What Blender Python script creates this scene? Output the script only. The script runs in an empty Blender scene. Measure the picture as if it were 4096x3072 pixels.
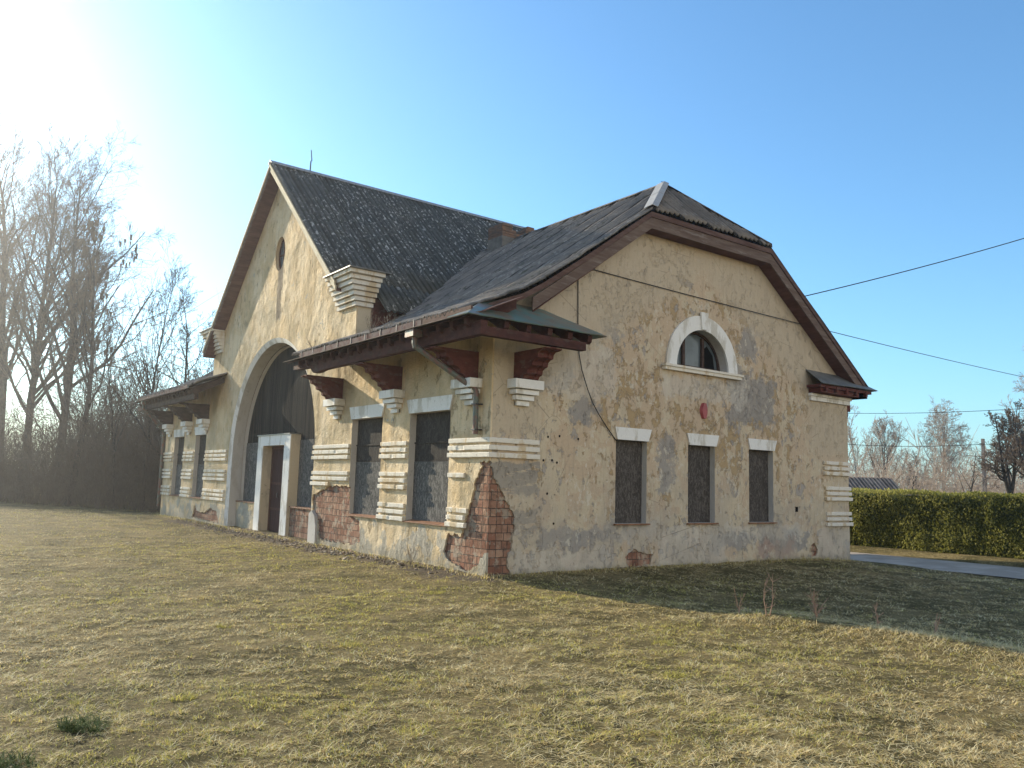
import bpy, bmesh, math, random
import numpy as np
from mathutils import Vector, Matrix
from mathutils.geometry import delaunay_2d_cdt

R = math.radians
scene = bpy.context.scene
col = scene.collection
random.seed(7)
rng = np.random.default_rng(7)

# ------------------------------------------------------------------ camera
cam_d = bpy.data.cameras.new("camera")
cam = bpy.data.objects.new("camera", cam_d)
col.objects.link(cam)
yaw, pitch, roll = 0.63904798, 0.12063025, 0.02870426
fw = Vector((math.sin(yaw)*math.cos(pitch), math.cos(yaw)*math.cos(pitch), math.sin(pitch)))
rt = Vector((math.cos(yaw), -math.sin(yaw), 0)); up = rt.cross(fw)
c_, s_ = math.cos(roll), math.sin(roll)
rt2 = rt*c_ + up*s_; up2 = -rt*s_ + up*c_
M = Matrix((rt2, up2, -fw)).transposed().to_4x4()
M.translation = Vector((-8.3169, -11.7964, 1.6))
cam.matrix_world = M
cam_d.sensor_width = 36.0
cam_d.lens = 3258.8163/4096*36.0
cam_d.clip_start = 0.05
cam_d.clip_end = 3000
scene.camera = cam

# ------------------------------------------------------------------ light
SUN_EL, SUN_AZ = R(20.0), R(-13.0)          # azimuth measured from +Y towards +X
sd = Vector((math.sin(SUN_AZ)*math.cos(SUN_EL), math.cos(SUN_AZ)*math.cos(SUN_EL), math.sin(SUN_EL)))
world = bpy.data.worlds.new("World")
scene.world = world
world.use_nodes = True
wn = world.node_tree.nodes; wl = world.node_tree.links
sky = wn.new("ShaderNodeTexSky"); sky.sky_type = 'NISHITA'
sky.sun_disc = False
sky.sun_elevation = SUN_EL
sky.sun_rotation = SUN_AZ
sky.altitude = 0
sky.air_density = 1.0; sky.dust_density = 0.65; sky.ozone_density = 2.5
bg = wn["Background"]
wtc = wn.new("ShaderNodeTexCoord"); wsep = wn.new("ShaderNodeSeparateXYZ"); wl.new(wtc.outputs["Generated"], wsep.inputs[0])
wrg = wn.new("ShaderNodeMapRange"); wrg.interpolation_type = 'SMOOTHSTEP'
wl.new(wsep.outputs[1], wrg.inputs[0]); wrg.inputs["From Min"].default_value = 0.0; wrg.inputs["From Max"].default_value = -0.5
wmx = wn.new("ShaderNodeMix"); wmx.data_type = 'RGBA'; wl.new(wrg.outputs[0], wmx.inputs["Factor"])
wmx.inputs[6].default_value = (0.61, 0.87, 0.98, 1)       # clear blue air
wmx.inputs[7].default_value = (2.05, 1.42, 1.04, 1)       # added warm fill: unseen sky behind the camera brightened for the shaded gable
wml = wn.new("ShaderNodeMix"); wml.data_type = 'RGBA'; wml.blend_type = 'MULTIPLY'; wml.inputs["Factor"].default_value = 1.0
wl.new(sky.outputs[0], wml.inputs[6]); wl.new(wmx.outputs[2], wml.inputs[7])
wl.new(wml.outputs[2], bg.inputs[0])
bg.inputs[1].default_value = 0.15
sun_d = bpy.data.lights.new("sun", 'SUN')
sun_d.energy = 5.0; sun_d.angle = R(0.5); sun_d.color = (1.0, 0.88, 0.68)
sun = bpy.data.objects.new("sun", sun_d); col.objects.link(sun)
sun.rotation_euler = (-sd).to_track_quat('-Z', 'Y').to_euler()
sun.location = (0, 0, 30)
scene.view_settings.view_transform = 'Standard'
scene.view_settings.look = 'None'
scene.view_settings.exposure = 0.85
scene.view_settings.gamma = 1.0
scene.view_settings.use_curve_mapping = False
scene.cycles.max_bounces = 6
scene.cycles.volume_bounces = 0

# ------------------------------------------------------------------ helpers
def tag(o, label=None, cat=None, group=None, kind=None):
    if label: o["label"] = label
    if cat: o["category"] = cat
    if group: o["group"] = group
    if kind: o["kind"] = kind
    return o

def empty(name, loc=(0, 0, 0), label=None, cat=None, group=None):
    o = bpy.data.objects.new(name, None)
    o.location = loc; o.empty_display_size = 0.3
    col.objects.link(o)
    return tag(o, label, cat, group)

def link(name, me, mats, parent=None, loc=None):
    if not isinstance(mats, (list, tuple)): mats = [mats]
    for m in mats: me.materials.append(m)
    o = bpy.data.objects.new(name, me)
    if parent is not None: o.parent = parent
    if loc is not None: o.location = loc
    col.objects.link(o)
    return o

def np_mesh(name, verts, faces, mats, parent=None, loc=None, smooth=False, attr=None, mi=None):
    """verts (n,3), faces (m,k) all of the same size k"""
    verts = np.asarray(verts, dtype=np.float32); faces = np.asarray(faces, dtype=np.int32)
    me = bpy.data.meshes.new(name)
    m, k = faces.shape
    me.vertices.add(len(verts)); me.vertices.foreach_set("co", verts.ravel())
    me.loops.add(m*k); me.loops.foreach_set("vertex_index", faces.ravel())
    me.polygons.add(m)
    me.polygons.foreach_set("loop_start", np.arange(0, m*k, k, dtype=np.int32))
    me.polygons.foreach_set("loop_total", np.full(m, k, dtype=np.int32))
    if smooth: me.polygons.foreach_set("use_smooth", np.ones(m, dtype=bool))
    if mi is not None: me.polygons.foreach_set("material_index", np.asarray(mi, dtype=np.int32))
    me.update(calc_edges=True); me.validate()
    if attr is not None:
        a = me.attributes.new("tint", 'FLOAT', 'POINT')
        a.data.foreach_set("value", np.asarray(attr, dtype=np.float32))
    return link(name, me, mats, parent, loc)

class MB:
    def __init__(s): s.v = []; s.f = []; s.m = []
    def quad(s, *p, mi=0):
        n = len(s.v); s.v += [tuple(q) for q in p]; s.f.append(tuple(range(n, n+len(p)))); s.m.append(mi)
    def box(s, x0, x1, y0, y1, z0, z1, mi=0):
        n = len(s.v)
        s.v += [(x, y, z) for x in (x0, x1) for y in (y0, y1) for z in (z0, z1)]
        for f in ((0,1,3,2),(4,6,7,5),(0,4,5,1),(2,3,7,6),(0,2,6,4),(1,5,7,3)):
            s.f.append(tuple(n+i for i in f)); s.m.append(mi)
    def hexa(s, pts, mi=0):       # 4 bottom, 4 top
        n = len(s.v); s.v += [tuple(p) for p in pts]
        for f in ((3,2,1,0),(4,5,6,7),(0,1,5,4),(1,2,6,5),(2,3,7,6),(3,0,4,7)):
            s.f.append(tuple(n+i for i in f)); s.m.append(mi)
    def prism(s, poly, fn, t0, t1, mi=0):   # poly in (u,v); fn(u,v,t)
        n = len(s.v); k = len(poly)
        s.v += [fn(u, v, t0) for u, v in poly] + [fn(u, v, t1) for u, v in poly]
        s.f.append(tuple(range(n, n+k))); s.m.append(mi)
        s.f.append(tuple(range(n+2*k-1, n+k-1, -1))); s.m.append(mi)
        for i in range(k):
            j = (i+1) % k
            s.f.append((n+i, n+k+i, n+k+j, n+j)); s.m.append(mi)
    def tube(s, pts, rad, n=8, mi=0, caps=True):
        pts = [Vector(p) for p in pts]
        if not isinstance(rad, (list, tuple)): rad = [rad]*len(pts)
        base = len(s.v); prev = None
        for i, p in enumerate(pts):
            d = (pts[min(i+1, len(pts)-1)] - pts[max(i-1, 0)]).normalized()
            a = d.orthogonal().normalized() if prev is None else (prev - d*prev.dot(d)).normalized()
            prev = a; b = d.cross(a)
            for k in range(n):
                t = 2*math.pi*k/n
                s.v.append(tuple(p + (a*math.cos(t) + b*math.sin(t))*rad[i]))
        for i in range(len(pts)-1):
            for k in range(n):
                q = base+i*n; k2 = (k+1) % n
                s.f.append((q+k, q+k2, q+n+k2, q+n+k)); s.m.append(mi)
        if caps:
            s.f.append(tuple(base+k for k in range(n-1, -1, -1))); s.m.append(mi)
            e = base+(len(pts)-1)*n
            s.f.append(tuple(e+k for k in range(n))); s.m.append(mi)
    def build(s, name, mats, parent=None, loc=None, bevel=0.0, smooth=False):
        me = bpy.data.meshes.new(name)
        me.from_pydata(s.v, [], s.f)
        me.polygons.foreach_set("material_index", s.m)
        bm = bmesh.new(); bm.from_mesh(me)
        bmesh.ops.recalc_face_normals(bm, faces=bm.faces)
        if bevel > 0:
            bmesh.ops.bevel(bm, geom=list(bm.edges), offset=bevel, segments=1, affect='EDGES', clamp_overlap=True)
        bm.to_mesh(me); bm.free()
        if smooth: me.polygons.foreach_set("use_smooth", [True]*len(me.polygons))
        me.update()
        return link(name, me, mats, parent, loc)

def vnoise(x, y, seed=0):
    """smooth 2-d value noise, vectorised, range -1..1"""
    x = np.asarray(x, dtype=float); y = np.asarray(y, dtype=float)
    xi = np.floor(x).astype(np.int64); yi = np.floor(y).astype(np.int64)
    fx = x-xi; fy = y-yi
    fx = fx*fx*(3-2*fx); fy = fy*fy*(3-2*fy)
    def h(a, b):
        n = (a*374761393 + b*668265263 + seed*1442695041) & 0x7fffffff
        n = ((n ^ (n >> 13))*1274126177) & 0x7fffffff
        return ((n ^ (n >> 16)) & 0xffff)/32767.5 - 1
    return (h(xi, yi)*(1-fx)+h(xi+1, yi)*fx)*(1-fy) + (h(xi, yi+1)*(1-fx)+h(xi+1, yi+1)*fx)*fy

# ------------------------------------------------------------------ materials
class NT:
    def __init__(s, name, rough=0.85, spec=0.2):
        s.m = bpy.data.materials.new(name); s.m.use_nodes = True
        s.n = s.m.node_tree.nodes; s.l = s.m.node_tree.links
        s.b = s.n["Principled BSDF"]
        s.b.inputs["Roughness"].default_value = rough
        s.b.inputs["Specular IOR Level"].default_value = spec
        s.tc = s.n.new("ShaderNodeTexCoord"); s.obj = s.tc.outputs["Object"]
    def new(s, t): return s.n.new(t)
    def setin(s, sock, v):
        if isinstance(v, bpy.types.NodeSocket): s.l.new(v, sock)
        elif isinstance(v, (tuple, list)) and len(v) == 3 and sock.type == 'RGBA': sock.default_value = (*v, 1)
        else: sock.default_value = v
    def map(s, scale=(1, 1, 1), loc=(0, 0, 0), src=None):
        m = s.new("ShaderNodeMapping"); s.l.new(src or s.obj, m.inputs[0])
        m.inputs["Scale"].default_value = scale; m.inputs["Location"].default_value = loc
        return m.outputs[0]
    def noise(s, scale, detail=5, rough=0.55, st=(1, 1, 1), off=0, dist=0.0, src=None):
        t = s.new("ShaderNodeTexNoise")
        s.l.new(s.map(st, (off, off*1.7, off*.6), src), t.inputs["Vector"])
        t.inputs["Scale"].default_value = scale; t.inputs["Detail"].default_value = detail
        t.inputs["Roughness"].default_value = rough; t.inputs["Distortion"].default_value = dist
        return t.outputs["Fac"]
    def vor(s, scale, st=(1, 1, 1), feature='F1', out="Distance", rnd=1.0):
        t = s.new("ShaderNodeTexVoronoi"); t.feature = feature
        s.l.new(s.map(st), t.inputs["Vector"]); t.inputs["Scale"].default_value = scale
        t.inputs["Randomness"].default_value = rnd
        return t.outputs[out]
    def step(s, x, lo, hi):
        t = s.new("ShaderNodeMapRange"); t.interpolation_type = 'SMOOTHSTEP'
        s.setin(t.inputs["Value"], x); t.inputs["From Min"].default_value = lo; t.inputs["From Max"].default_value = hi
        return t.outputs[0]
    def math(s, op, a, b=0.0, c=None):
        t = s.new("ShaderNodeMath"); t.operation = op
        s.setin(t.inputs[0], a); s.setin(t.inputs[1], b)
        if c is not None: s.setin(t.inputs[2], c)
        return t.outputs[0]
    def mix(s, a, b, f, mode='MIX'):
        t = s.new("ShaderNodeMix"); t.data_type = 'RGBA'; t.blend_type = mode
        s.setin(t.inputs["Factor"], f); s.setin(t.inputs[6], a); s.setin(t.inputs[7], b)
        return t.outputs[2]
    def xyz(s):
        t = s.new("ShaderNodeSeparateXYZ"); s.l.new(s.obj, t.inputs[0]); return t.outputs
    def color(s, c): s.setin(s.b.inputs["Base Color"], c)
    def bump(s, h, strength=0.5, dist=0.01, prev=None):
        t = s.new("ShaderNodeBump"); s.setin(t.inputs["Height"], h)
        t.inputs["Strength"].default_value = strength; t.inputs["Distance"].default_value = dist
        if prev is not None: s.l.new(prev, t.inputs["Normal"])
        s.l.new(t.outputs[0], s.b.inputs["Normal"]); return t.outputs[0]
    def attr(s, name="tint"):
        t = s.new("ShaderNodeAttribute"); t.attribute_name = name; return t.outputs["Fac"]

def box_mask(k, u, v, u0, u1, v0, v1, soft, warp=None):
    """soft box mask over sockets u, v, edges broken up by warp"""
    if warp is not None:
        u = k.math('ADD', u, warp); v = k.math('ADD', v, warp)
    a = k.math('MULTIPLY', k.step(u, u0-soft, u0+soft), k.math('SUBTRACT', 1.0, k.step(u, u1-soft, u1+soft)))
    b = k.math('MULTIPLY', k.step(v, v0-soft, v0+soft), k.math('SUBTRACT', 1.0, k.step(v, v1-soft, v1+soft)))
    return k.math('MULTIPLY', a, b)

def m_gable():
    k = NT("gable_plaster", 0.92, 0.1)
    x, y, z = k.xyz()
    big = k.noise(0.55, 4, 0.5, off=3)
    n1 = k.noise(3.9, 10, 0.72, st=(1, 1, 0.7), off=11, dist=0.2)
    n2 = k.noise(4.4, 10, 0.72, st=(1, 1, 0.7), off=29, dist=0.2)
    n3 = k.noise(2.8, 10, 0.68, st=(1, 1, .8), off=47, dist=0.2)
    fine = k.noise(22, 5, 0.6, off=5)
    c = k.mix((0.50, 0.41, 0.285), (0.60, 0.50, 0.36), k.noise(1.3, 4, 0.5, off=9))
    # yellow/peach underpaint where the top coat has gone, thickest on the upper middle
    band = k.math('MULTIPLY', k.step(z, 1.4, 3.0), k.math('SUBTRACT', 1.0, k.step(z, 5.4, 6.3)))
    band = k.math('MULTIPLY', band, k.step(x, 1.2, 3.2))
    peach = k.step(k.math('ADD', n3, k.math('MULTIPLY', band, 0.05)), 0.50, 0.53)
    c = k.mix(c, (0.50, 0.37, 0.255), k.math('MULTIPLY', peach, 0.7))
    t = k.math('ADD', n1, k.math('MULTIPLY', band, 0.06))
    t = k.math('ADD', t, k.math('MULTIPLY', k.math('SUBTRACT', big, 0.5), 0.22))
    t = k.math('ADD', t, k.math('MULTIPLY', k.math('SUBTRACT', k.noise(.9, 3, .5, off=67), .5), .22))
    och = k.step(t, 0.585, 0.60)
    c = k.mix(c, k.mix((0.34, 0.24, 0.13), (0.47, 0.345, 0.20), k.noise(7, 6, .6, off=19)), och)
    c = k.mix(c, (0.24, 0.17, 0.11), k.math('MULTIPLY', k.math('SUBTRACT', k.step(t, 0.577, 0.584), k.step(t, 0.589, 0.597)), 0.7))  # dark rim along flake edges: lip shadow put into the colour
    gz = k.math('SUBTRACT', 1.0, k.step(z, 0.55, 1.25))
    t = k.math('ADD', n2, k.math('MULTIPLY', gz, 0.04))
    t = k.math('ADD', t, k.math('MULTIPLY', k.math('SUBTRACT', k.noise(0.7, 3, 0.5, off=61), 0.5), 0.35))
    gry = k.step(t, 0.60, 0.615)
    c = k.mix(c, (0.38, 0.335, 0.29), gry)
    wrp = k.math('MULTIPLY', k.math('SUBTRACT', k.noise(2.6, 10, 0.72, off=71), 0.5), 1.7)
    for (a0, a1, b0, b1) in ((1.1, 2.9, 0.42, 0.80), (5.9, 7.4, 0.30, 0.62), (7.7, 9.6, 0.20, 0.62), (1.95, 2.55, 2.85, 3.3), (6.6, 8.3, 3.1, 4.3), (7.0, 7.7, 4.6, 5.3), (0.9, 1.9, 3.5, 4.1), (2.6, 3.2, 4.5, 5.0), (4.3, 4.7, 1.5, 2.6), (2.7, 4.1, .62, .8)):
        c = k.mix(c, (0.29, 0.27, 0.25), k.math('MULTIPLY', box_mask(k, x, z, a0, a1, b0, b1, 0.06, wrp), .85))
    # scar of lost strips beside the corner
    for b0, b1 in ((0.75, 1.12), (1.38, 1.98)):
        sc = box_mask(k, x, z, 0.0, 1.1, b0, b1, 0.02, k.math('MULTIPLY', wrp, 0.35))
        c = k.mix(c, (0.30, 0.265, 0.22), k.math('MULTIPLY', sc, k.step(k.noise(5, 6, 0.6, st=(.35, 1, 2.2)), 0.40, 0.46)))
    for (a0, a1, b0, b1) in ((.55, 3.0, -.2, .36), (4.3, 6.4, -.2, .55), (3.3, 9.4, .52, .80), (10.0, 11.4, -.2, .7), (4.4, 7.2, 3.5, 4.0), (1.3, 3.0, 3.3, 4.3)):
        c = k.mix(c, (0.56, 0.51, 0.44), k.math('MULTIPLY', box_mask(k, x, z, a0, a1, b0, b1, 0.05, k.math('MULTIPLY', wrp, .6)), .55))
    pink = box_mask(k, x, z, 7.6, 9.0, 0.08, 0.42, 0.05, wrp)
    c = k.mix(c, (0.36, 0.24, 0.19), k.math('MULTIPLY', pink, 0.8))
    flake = k.step(k.noise(7.5, 9, 0.72, st=(1, 1, .7), off=101), 0.565, 0.585)
    c = k.mix(c, (0.60, 0.535, 0.43), k.math('MULTIPLY', k.math('MULTIPLY', flake, k.step(k.noise(1.1, 3, .5, off=103), .42, .56)), .8))
    clean = k.step(k.math('ADD', z, k.math('MULTIPLY', k.math('ABSOLUTE', k.math('SUBTRACT', x, 5.7)), .62)), 6.0, 6.7)
    clean = k.math('MAXIMUM', clean, k.math('MULTIPLY', k.step(x, 9.3, 10.0), k.step(z, 2.2, 2.8)))
    clean = k.math('MAXIMUM', clean, k.math('MULTIPLY', k.math('SUBTRACT', 1.0, k.step(x, 0.9, 1.4)), k.step(z, 2.35, 2.6)))
    c = k.mix(c, k.mix((0.46, 0.38, 0.275), (0.52, 0.435, 0.325), k.noise(2.2, 6, .6, off=7)), k.math('MULTIPLY', clean, .85))
    damp = k.math('MULTIPLY', k.math('SUBTRACT', 1.0, k.step(z, 0.9, 2.4)), k.step(k.noise(.9, 5, .6, off=57), .42, .60))
    c = k.mix(c, (0.40, 0.345, 0.28), k.math('MULTIPLY', damp, .55))
    # small chips and speckles, vertical streaks, damp at the foot
    chips = k.step(k.noise(10, 8, 0.75, st=(1, 1, 0.55), off=83), 0.61, 0.635)
    c = k.mix(c, (0.33, 0.25, 0.165), k.math('MULTIPLY', chips, 0.42))
    strk = k.step(k.noise(14, 6, 0.65, st=(1, 1, 0.14), off=91), 0.50, 0.70)
    c = k.mix(c, (0.30, 0.25, 0.19), k.math('MULTIPLY', strk, 0.32))
    c = k.mix(c, k.mix((0.75, 0.75, 0.75), (1.12, 1.12, 1.12), fine), 0.5, 'MULTIPLY')
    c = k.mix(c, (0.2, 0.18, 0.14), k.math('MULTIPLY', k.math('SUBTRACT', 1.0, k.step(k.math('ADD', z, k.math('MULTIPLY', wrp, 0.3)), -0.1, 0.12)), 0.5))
    # hairline cracks
    cr = k.math('SUBTRACT', 1.0, k.step(k.vor(1.1, st=(1, 1, .8), feature='DISTANCE_TO_EDGE'), 0.0, 0.006))
    c = k.mix(c, (0.16, 0.13, 0.1), k.math('MULTIPLY', cr, k.math('MULTIPLY', 0.6, k.step(k.noise(.8, 2, .5, off=13), .5, .56))))
    k.color(c)
    h = k.math('ADD', k.math('MULTIPLY', och, -0.5), k.math('MULTIPLY', gry, -0.7))
    h = k.math('ADD', h, k.math('MULTIPLY', chips, -0.8))
    h = k.math('ADD', h, k.math('MULTIPLY', fine, 0.6))
    h = k.math('ADD', h, k.math('MULTIPLY', k.noise(3, 4, 0.5), 2.5))
    k.bump(h, 0.9, 0.012)
    return k.m

def m_front():
    k = NT("front_plaster", 0.92, 0.1)
    x, y, z = k.xyz()
    fine = k.noise(26, 6, 0.6, off=5)
    n1 = k.noise(1.2, 7, 0.62, off=17)
    n2 = k.noise(4.5, 7, 0.66, st=(1, 1, 0.5), off=23)
    c = k.mix((0.60, 0.45, 0.265), (0.70, 0.565, 0.38), k.step(n1, 0.38, 0.62))
    c = k.mix(c, (0.42, 0.33, 0.20), k.math('MULTIPLY', k.step(k.noise(.9, 6, .6, off=37), 0.48, 0.66), 0.7))
    chips = k.step(n2, 0.60, 0.63)
    c = k.mix(c, (0.40, 0.31, 0.19), k.math('MULTIPLY', chips, 0.7))
    strk = k.step(k.noise(10, 6, 0.6, st=(1, 1, 0.10), off=31), 0.5, 0.75)
    c = k.mix(c, (0.30, 0.25, 0.18), k.math('MULTIPLY', strk, 0.45))
    gry = k.step(k.math('SUBTRACT', k.noise(2.0, 8, 0.65, off=43), k.math('MULTIPLY', k.step(z, 0.2, 1.2), 0.16)), 0.47, 0.50)
    c = k.mix(c, (0.40, 0.37, 0.31), k.math('MULTIPLY', gry, 0.85))
    # soot streak under the oval window
    wrp = k.math('MULTIPLY', k.math('SUBTRACT', k.noise(5, 5, 0.6, st=(1, 1, .3), off=3), 0.5), 0.35)
    st = box_mask(k, y, z, 10.62, 10.98, 6.05, 7.75, 0.08, wrp)
    c = k.mix(c, (0.12, 0.10, 0.08), k.math('MULTIPLY', st, 0.8))
    for y0 in (5.9, 8.6, 13.4, 2.2, 16.2):
        s2 = box_mask(k, y, z, y0-.35, y0+.35, 2.6, 4.7, 0.25, wrp)
        c = k.mix(c, (0.33, 0.27, 0.18), k.math('MULTIPLY', s2, 0.45))
    c = k.mix(c, k.mix((0.72, 0.72, 0.72), (1.15, 1.15, 1.15), fine), 0.6, 'MULTIPLY')
    # lichen-grey foot
    c = k.mix(c, (0.27, 0.24, 0.18), k.math('MULTIPLY', k.math('SUBTRACT', 1.0, k.step(k.math('ADD', z, wrp), 0.0, 0.35)), 0.55))
    k.color(c)
    h = k.math('ADD', k.math('MULTIPLY', chips, -1.2), k.math('MULTIPLY', fine, 0.9))
    h = k.math('ADD', h, k.math('MULTIPLY', k.noise(3.0, 5, 0.55, off=77), 3.0))
    h = k.math('ADD', h, k.math('MULTIPLY', k.noise(0.9, 3, 0.5, off=79), 6.0))
    k.bump(h, 1.0, 0.022)
    return k.m

def m_brick():
    k = NT("hollow_brick", 0.9, 0.1)
    x, y, z = k.xyz()
    u = k.math('ADD', x, y)
    u = k.math('ADD', u, k.math('MULTIPLY', k.math('SUBTRACT', k.noise(5, 3, .5, off=55), .5), .035))
    zj = k.math('ADD', z, k.math('MULTIPLY', k.math('SUBTRACT', k.noise(3, 3, .5, off=65), .5), .03))
    cb = k.new("ShaderNodeCombineXYZ"); k.setin(cb.inputs[0], u); k.setin(cb.inputs[1], zj)
    bt = k.new("ShaderNodeTexBrick"); k.l.new(cb.outputs[0], bt.inputs["Vector"])
    bt.inputs["Scale"].default_value = 1.0
    bt.inputs["Brick Width"].default_value = 0.125; bt.inputs["Row Height"].default_value = 0.143
    bt.inputs["Mortar Size"].default_value = 0.007; bt.inputs["Mortar Smooth"].default_value = 0.3
    bt.inputs["Bias"].default_value = 0.0
    bt.offset = 0.5; bt.squash = 1.35; bt.squash_frequency = 2
    bt.inputs["Color1"].default_value = (0.25, 0.115, 0.075, 1)
    bt.inputs["Color2"].default_value = (0.40, 0.25, 0.17, 1)
    bt.inputs["Mortar"].default_value = (0.09, 0.07, 0.06, 1)
    w = k.new("ShaderNodeTexWave"); w.wave_type = 'BANDS'; w.bands_direction = 'X'
    k.l.new(cb.outputs[0], w.inputs[0]); w.inputs["Scale"].default_value = 11.0
    w.inputs["Distortion"].default_value = 0.6
    grooved = k.step(k.noise(4.2, 2, 0.4, off=6), 0.5, 0.54)
    g = k.math('MULTIPLY', k.step(w.outputs["Fac"], 0.25, 0.0), grooved)
    c = bt.outputs["Color"]
    c = k.mix(c, (0.14, 0.06, 0.04), k.math('MULTIPLY', g, 0.75))
    c = k.mix(c, (0.42, 0.36, 0.28), k.math('MULTIPLY', k.step(k.noise(3.3, 8, 0.7, off=8), 0.53, 0.60), 0.7))
    c = k.mix(c, (0.13, 0.095, 0.075), k.math('MULTIPLY', k.step(k.noise(4.5, 8, 0.7, off=18), 0.54, 0.64), 0.7))
    c = k.mix(c, k.mix((0.6, 0.6, 0.6), (1.2, 1.2, 1.2), k.noise(30, 4, 0.6)), 0.5, 'MULTIPLY')
    k.color(c)
    h = k.math('ADD', k.math('MULTIPLY', bt.outputs["Fac"], -2.0), k.math('MULTIPLY', g, -1.0))
    h = k.math('ADD', h, k.math('MULTIPLY', k.noise(9, 5, 0.6), 2.0))
    k.bump(h, 1.0, 0.014)
    return k.m

def m_white(name, base=(0.76, 0.74, 0.70), dirt=(0.36, 0.31, 0.22), amount=0.5, st=(1, 1, .35)):
    k = NT(name, 0.85, 0.15)
    f = k.noise(3.0, 8, 0.66, st=st, off=4)
    c = k.mix(base, dirt, k.math('MULTIPLY', k.step(f, 0.50, 0.60), amount))
    c = k.mix(c, tuple(b*0.6 for b in dirt), k.math('MULTIPLY', k.step(k.noise(8, 8, 0.7, off=9), 0.62, 0.68), amount))
    c = k.mix(c, k.mix((0.8, 0.8, 0.8), (1.1, 1.1, 1.1), k.noise(24, 4, 0.6)), 0.6, 'MULTIPLY')
    k.color(c)
    k.bump(k.noise(14, 6, 0.6), 0.6, 0.01)
    return k.m

def m_wood(name, a, b, st=(1, 1, 1), scale=6, rough=0.85, peel=None):
    k = NT(name, rough, 0.15)
    f = k.noise(scale, 8, 0.65, st=st, off=2)
    c = k.mix(a, b, k.step(f, 0.35, 0.68))
    if peel:
        c = k.mix(c, peel, k.math('MULTIPLY', k.step(k.noise(scale*.8, 8, .7, st=st, off=21), 0.55, 0.62), 0.75))
    c = k.mix(c, k.mix((0.7, 0.7, 0.7), (1.2, 1.2, 1.2), k.noise(40, 4, 0.6, st=st)), 0.6, 'MULTIPLY')
    k.color(c)
    k.bump(k.noise(scale*3, 6, 0.6, st=st), 0.6, 0.006)
    return k.m

def m_roof(name, a=(0.10, 0.095, 0.085), b=(0.17, 0.155, 0.13), spots=0.5, along='x', wave=.15, furrow=.6, joint=.9, jn=6.0):
    k = NT(name, 0.95, 0.12)
    f = k.noise(1.6, 7, 0.65, off=2)
    c = k.mix(a, b, k.step(f, 0.35, 0.65))
    st = (0.35, 1, 0.5) if along == 'x' else (1.3, 0.5, 0.5)
    lich = k.step(k.noise(13.0, 4, 0.62, st=st, off=7), 0.56, 0.60)
    zone = k.step(k.noise(0.30, 3, 0.5, off=14), 0.36, 0.52)
    c = k.mix(c, (0.46, 0.44, 0.40), k.math('MULTIPLY', k.math('MULTIPLY', lich, zone), spots))
    c = k.mix(c, (0.055, 0.06, 0.04), k.math('MULTIPLY', k.step(k.noise(3.0, 6, 0.65, off=33), 0.56, 0.66), 0.7))
    c = k.mix(c, k.mix((0.7, 0.7, 0.7), (1.25, 1.25, 1.25), k.noise(30, 4, 0.7)), 0.7, 'MULTIPLY')
    ax = k.xyz()[1 if along == 'x' else 0]      # furrows darkened: moss tone, and corrugation shade put into the colour
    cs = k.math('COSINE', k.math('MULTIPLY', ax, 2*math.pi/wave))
    moss_shade = k.math('MULTIPLY', k.step(cs, 0.1, -0.7), k.step(k.noise(2.5, 7, .7, off=51), .25, .55))
    c = k.mix(c, (0.03, 0.032, 0.026), k.math('MULTIPLY', moss_shade, furrow))
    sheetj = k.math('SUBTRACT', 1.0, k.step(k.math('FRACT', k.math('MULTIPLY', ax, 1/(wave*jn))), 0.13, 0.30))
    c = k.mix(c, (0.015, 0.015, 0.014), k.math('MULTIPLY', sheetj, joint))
    k.color(c)
    k.bump(k.noise(18, 6, 0.65), 0.7, 0.012)
    return k.m

def m_osb(name, a, b):
    k = NT(name, 0.95, 0.06)
    f1 = k.noise(20, 3, 0.5, st=(1, 1, 0.35), off=1, dist=1.5)
    f2 = k.noise(22, 3, 0.5, st=(1.4, 1.4, 1.0), off=8, dist=2.0)
    c = k.mix(a, b, k.step(f1, 0.45, 0.62))
    c = k.mix(c, tuple(min(1, q*1.5) for q in b), k.math('MULTIPLY', k.step(f2, 0.58, 0.66), 0.7))
    c = k.mix(c, k.mix((0.6, 0.6, 0.6), (1.2, 1.2, 1.2), k.noise(1.3, 5, 0.6)), 0.7, 'MULTIPLY')
    k.color(c)
    return k.m

def m_planks():
    k = NT("weathered_planks", 1.0, 0.03)
    x, y, z = k.xyz()
    q = k.math('FRACT', k.math('MULTIPLY', y, 7.5))
    gap = k.math('ADD', k.math('SUBTRACT', 1.0, k.step(q, 0.0, 0.07)), k.step(q, 0.95, 1.0))
    idn = k.new("ShaderNodeTexWhiteNoise"); idn.noise_dimensions = '1D'
    k.setin(idn.inputs["W"], k.math('FLOOR', k.math('MULTIPLY', y, 7.5)))
    c = k.mix((0.016, 0.017, 0.019), (0.045, 0.042, 0.038), idn.outputs["Value"])
    c = k.mix(c, (0.11, 0.09, 0.068), k.math('MULTIPLY', k.step(k.noise(12, 7, 0.6, st=(1, 1, .05)), 0.5, 0.72), 0.6))
    c = k.mix(c, (0.01, 0.01, 0.01), k.math('MULTIPLY', gap, 0.9))
    k.color(c)
    k.bump(k.math('SUBTRACT', k.noise(30, 5, 0.6, st=(1, 1, .06)), k.math('MULTIPLY', gap, 2.0)), 0.8, 0.006)
    return k.m

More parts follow.
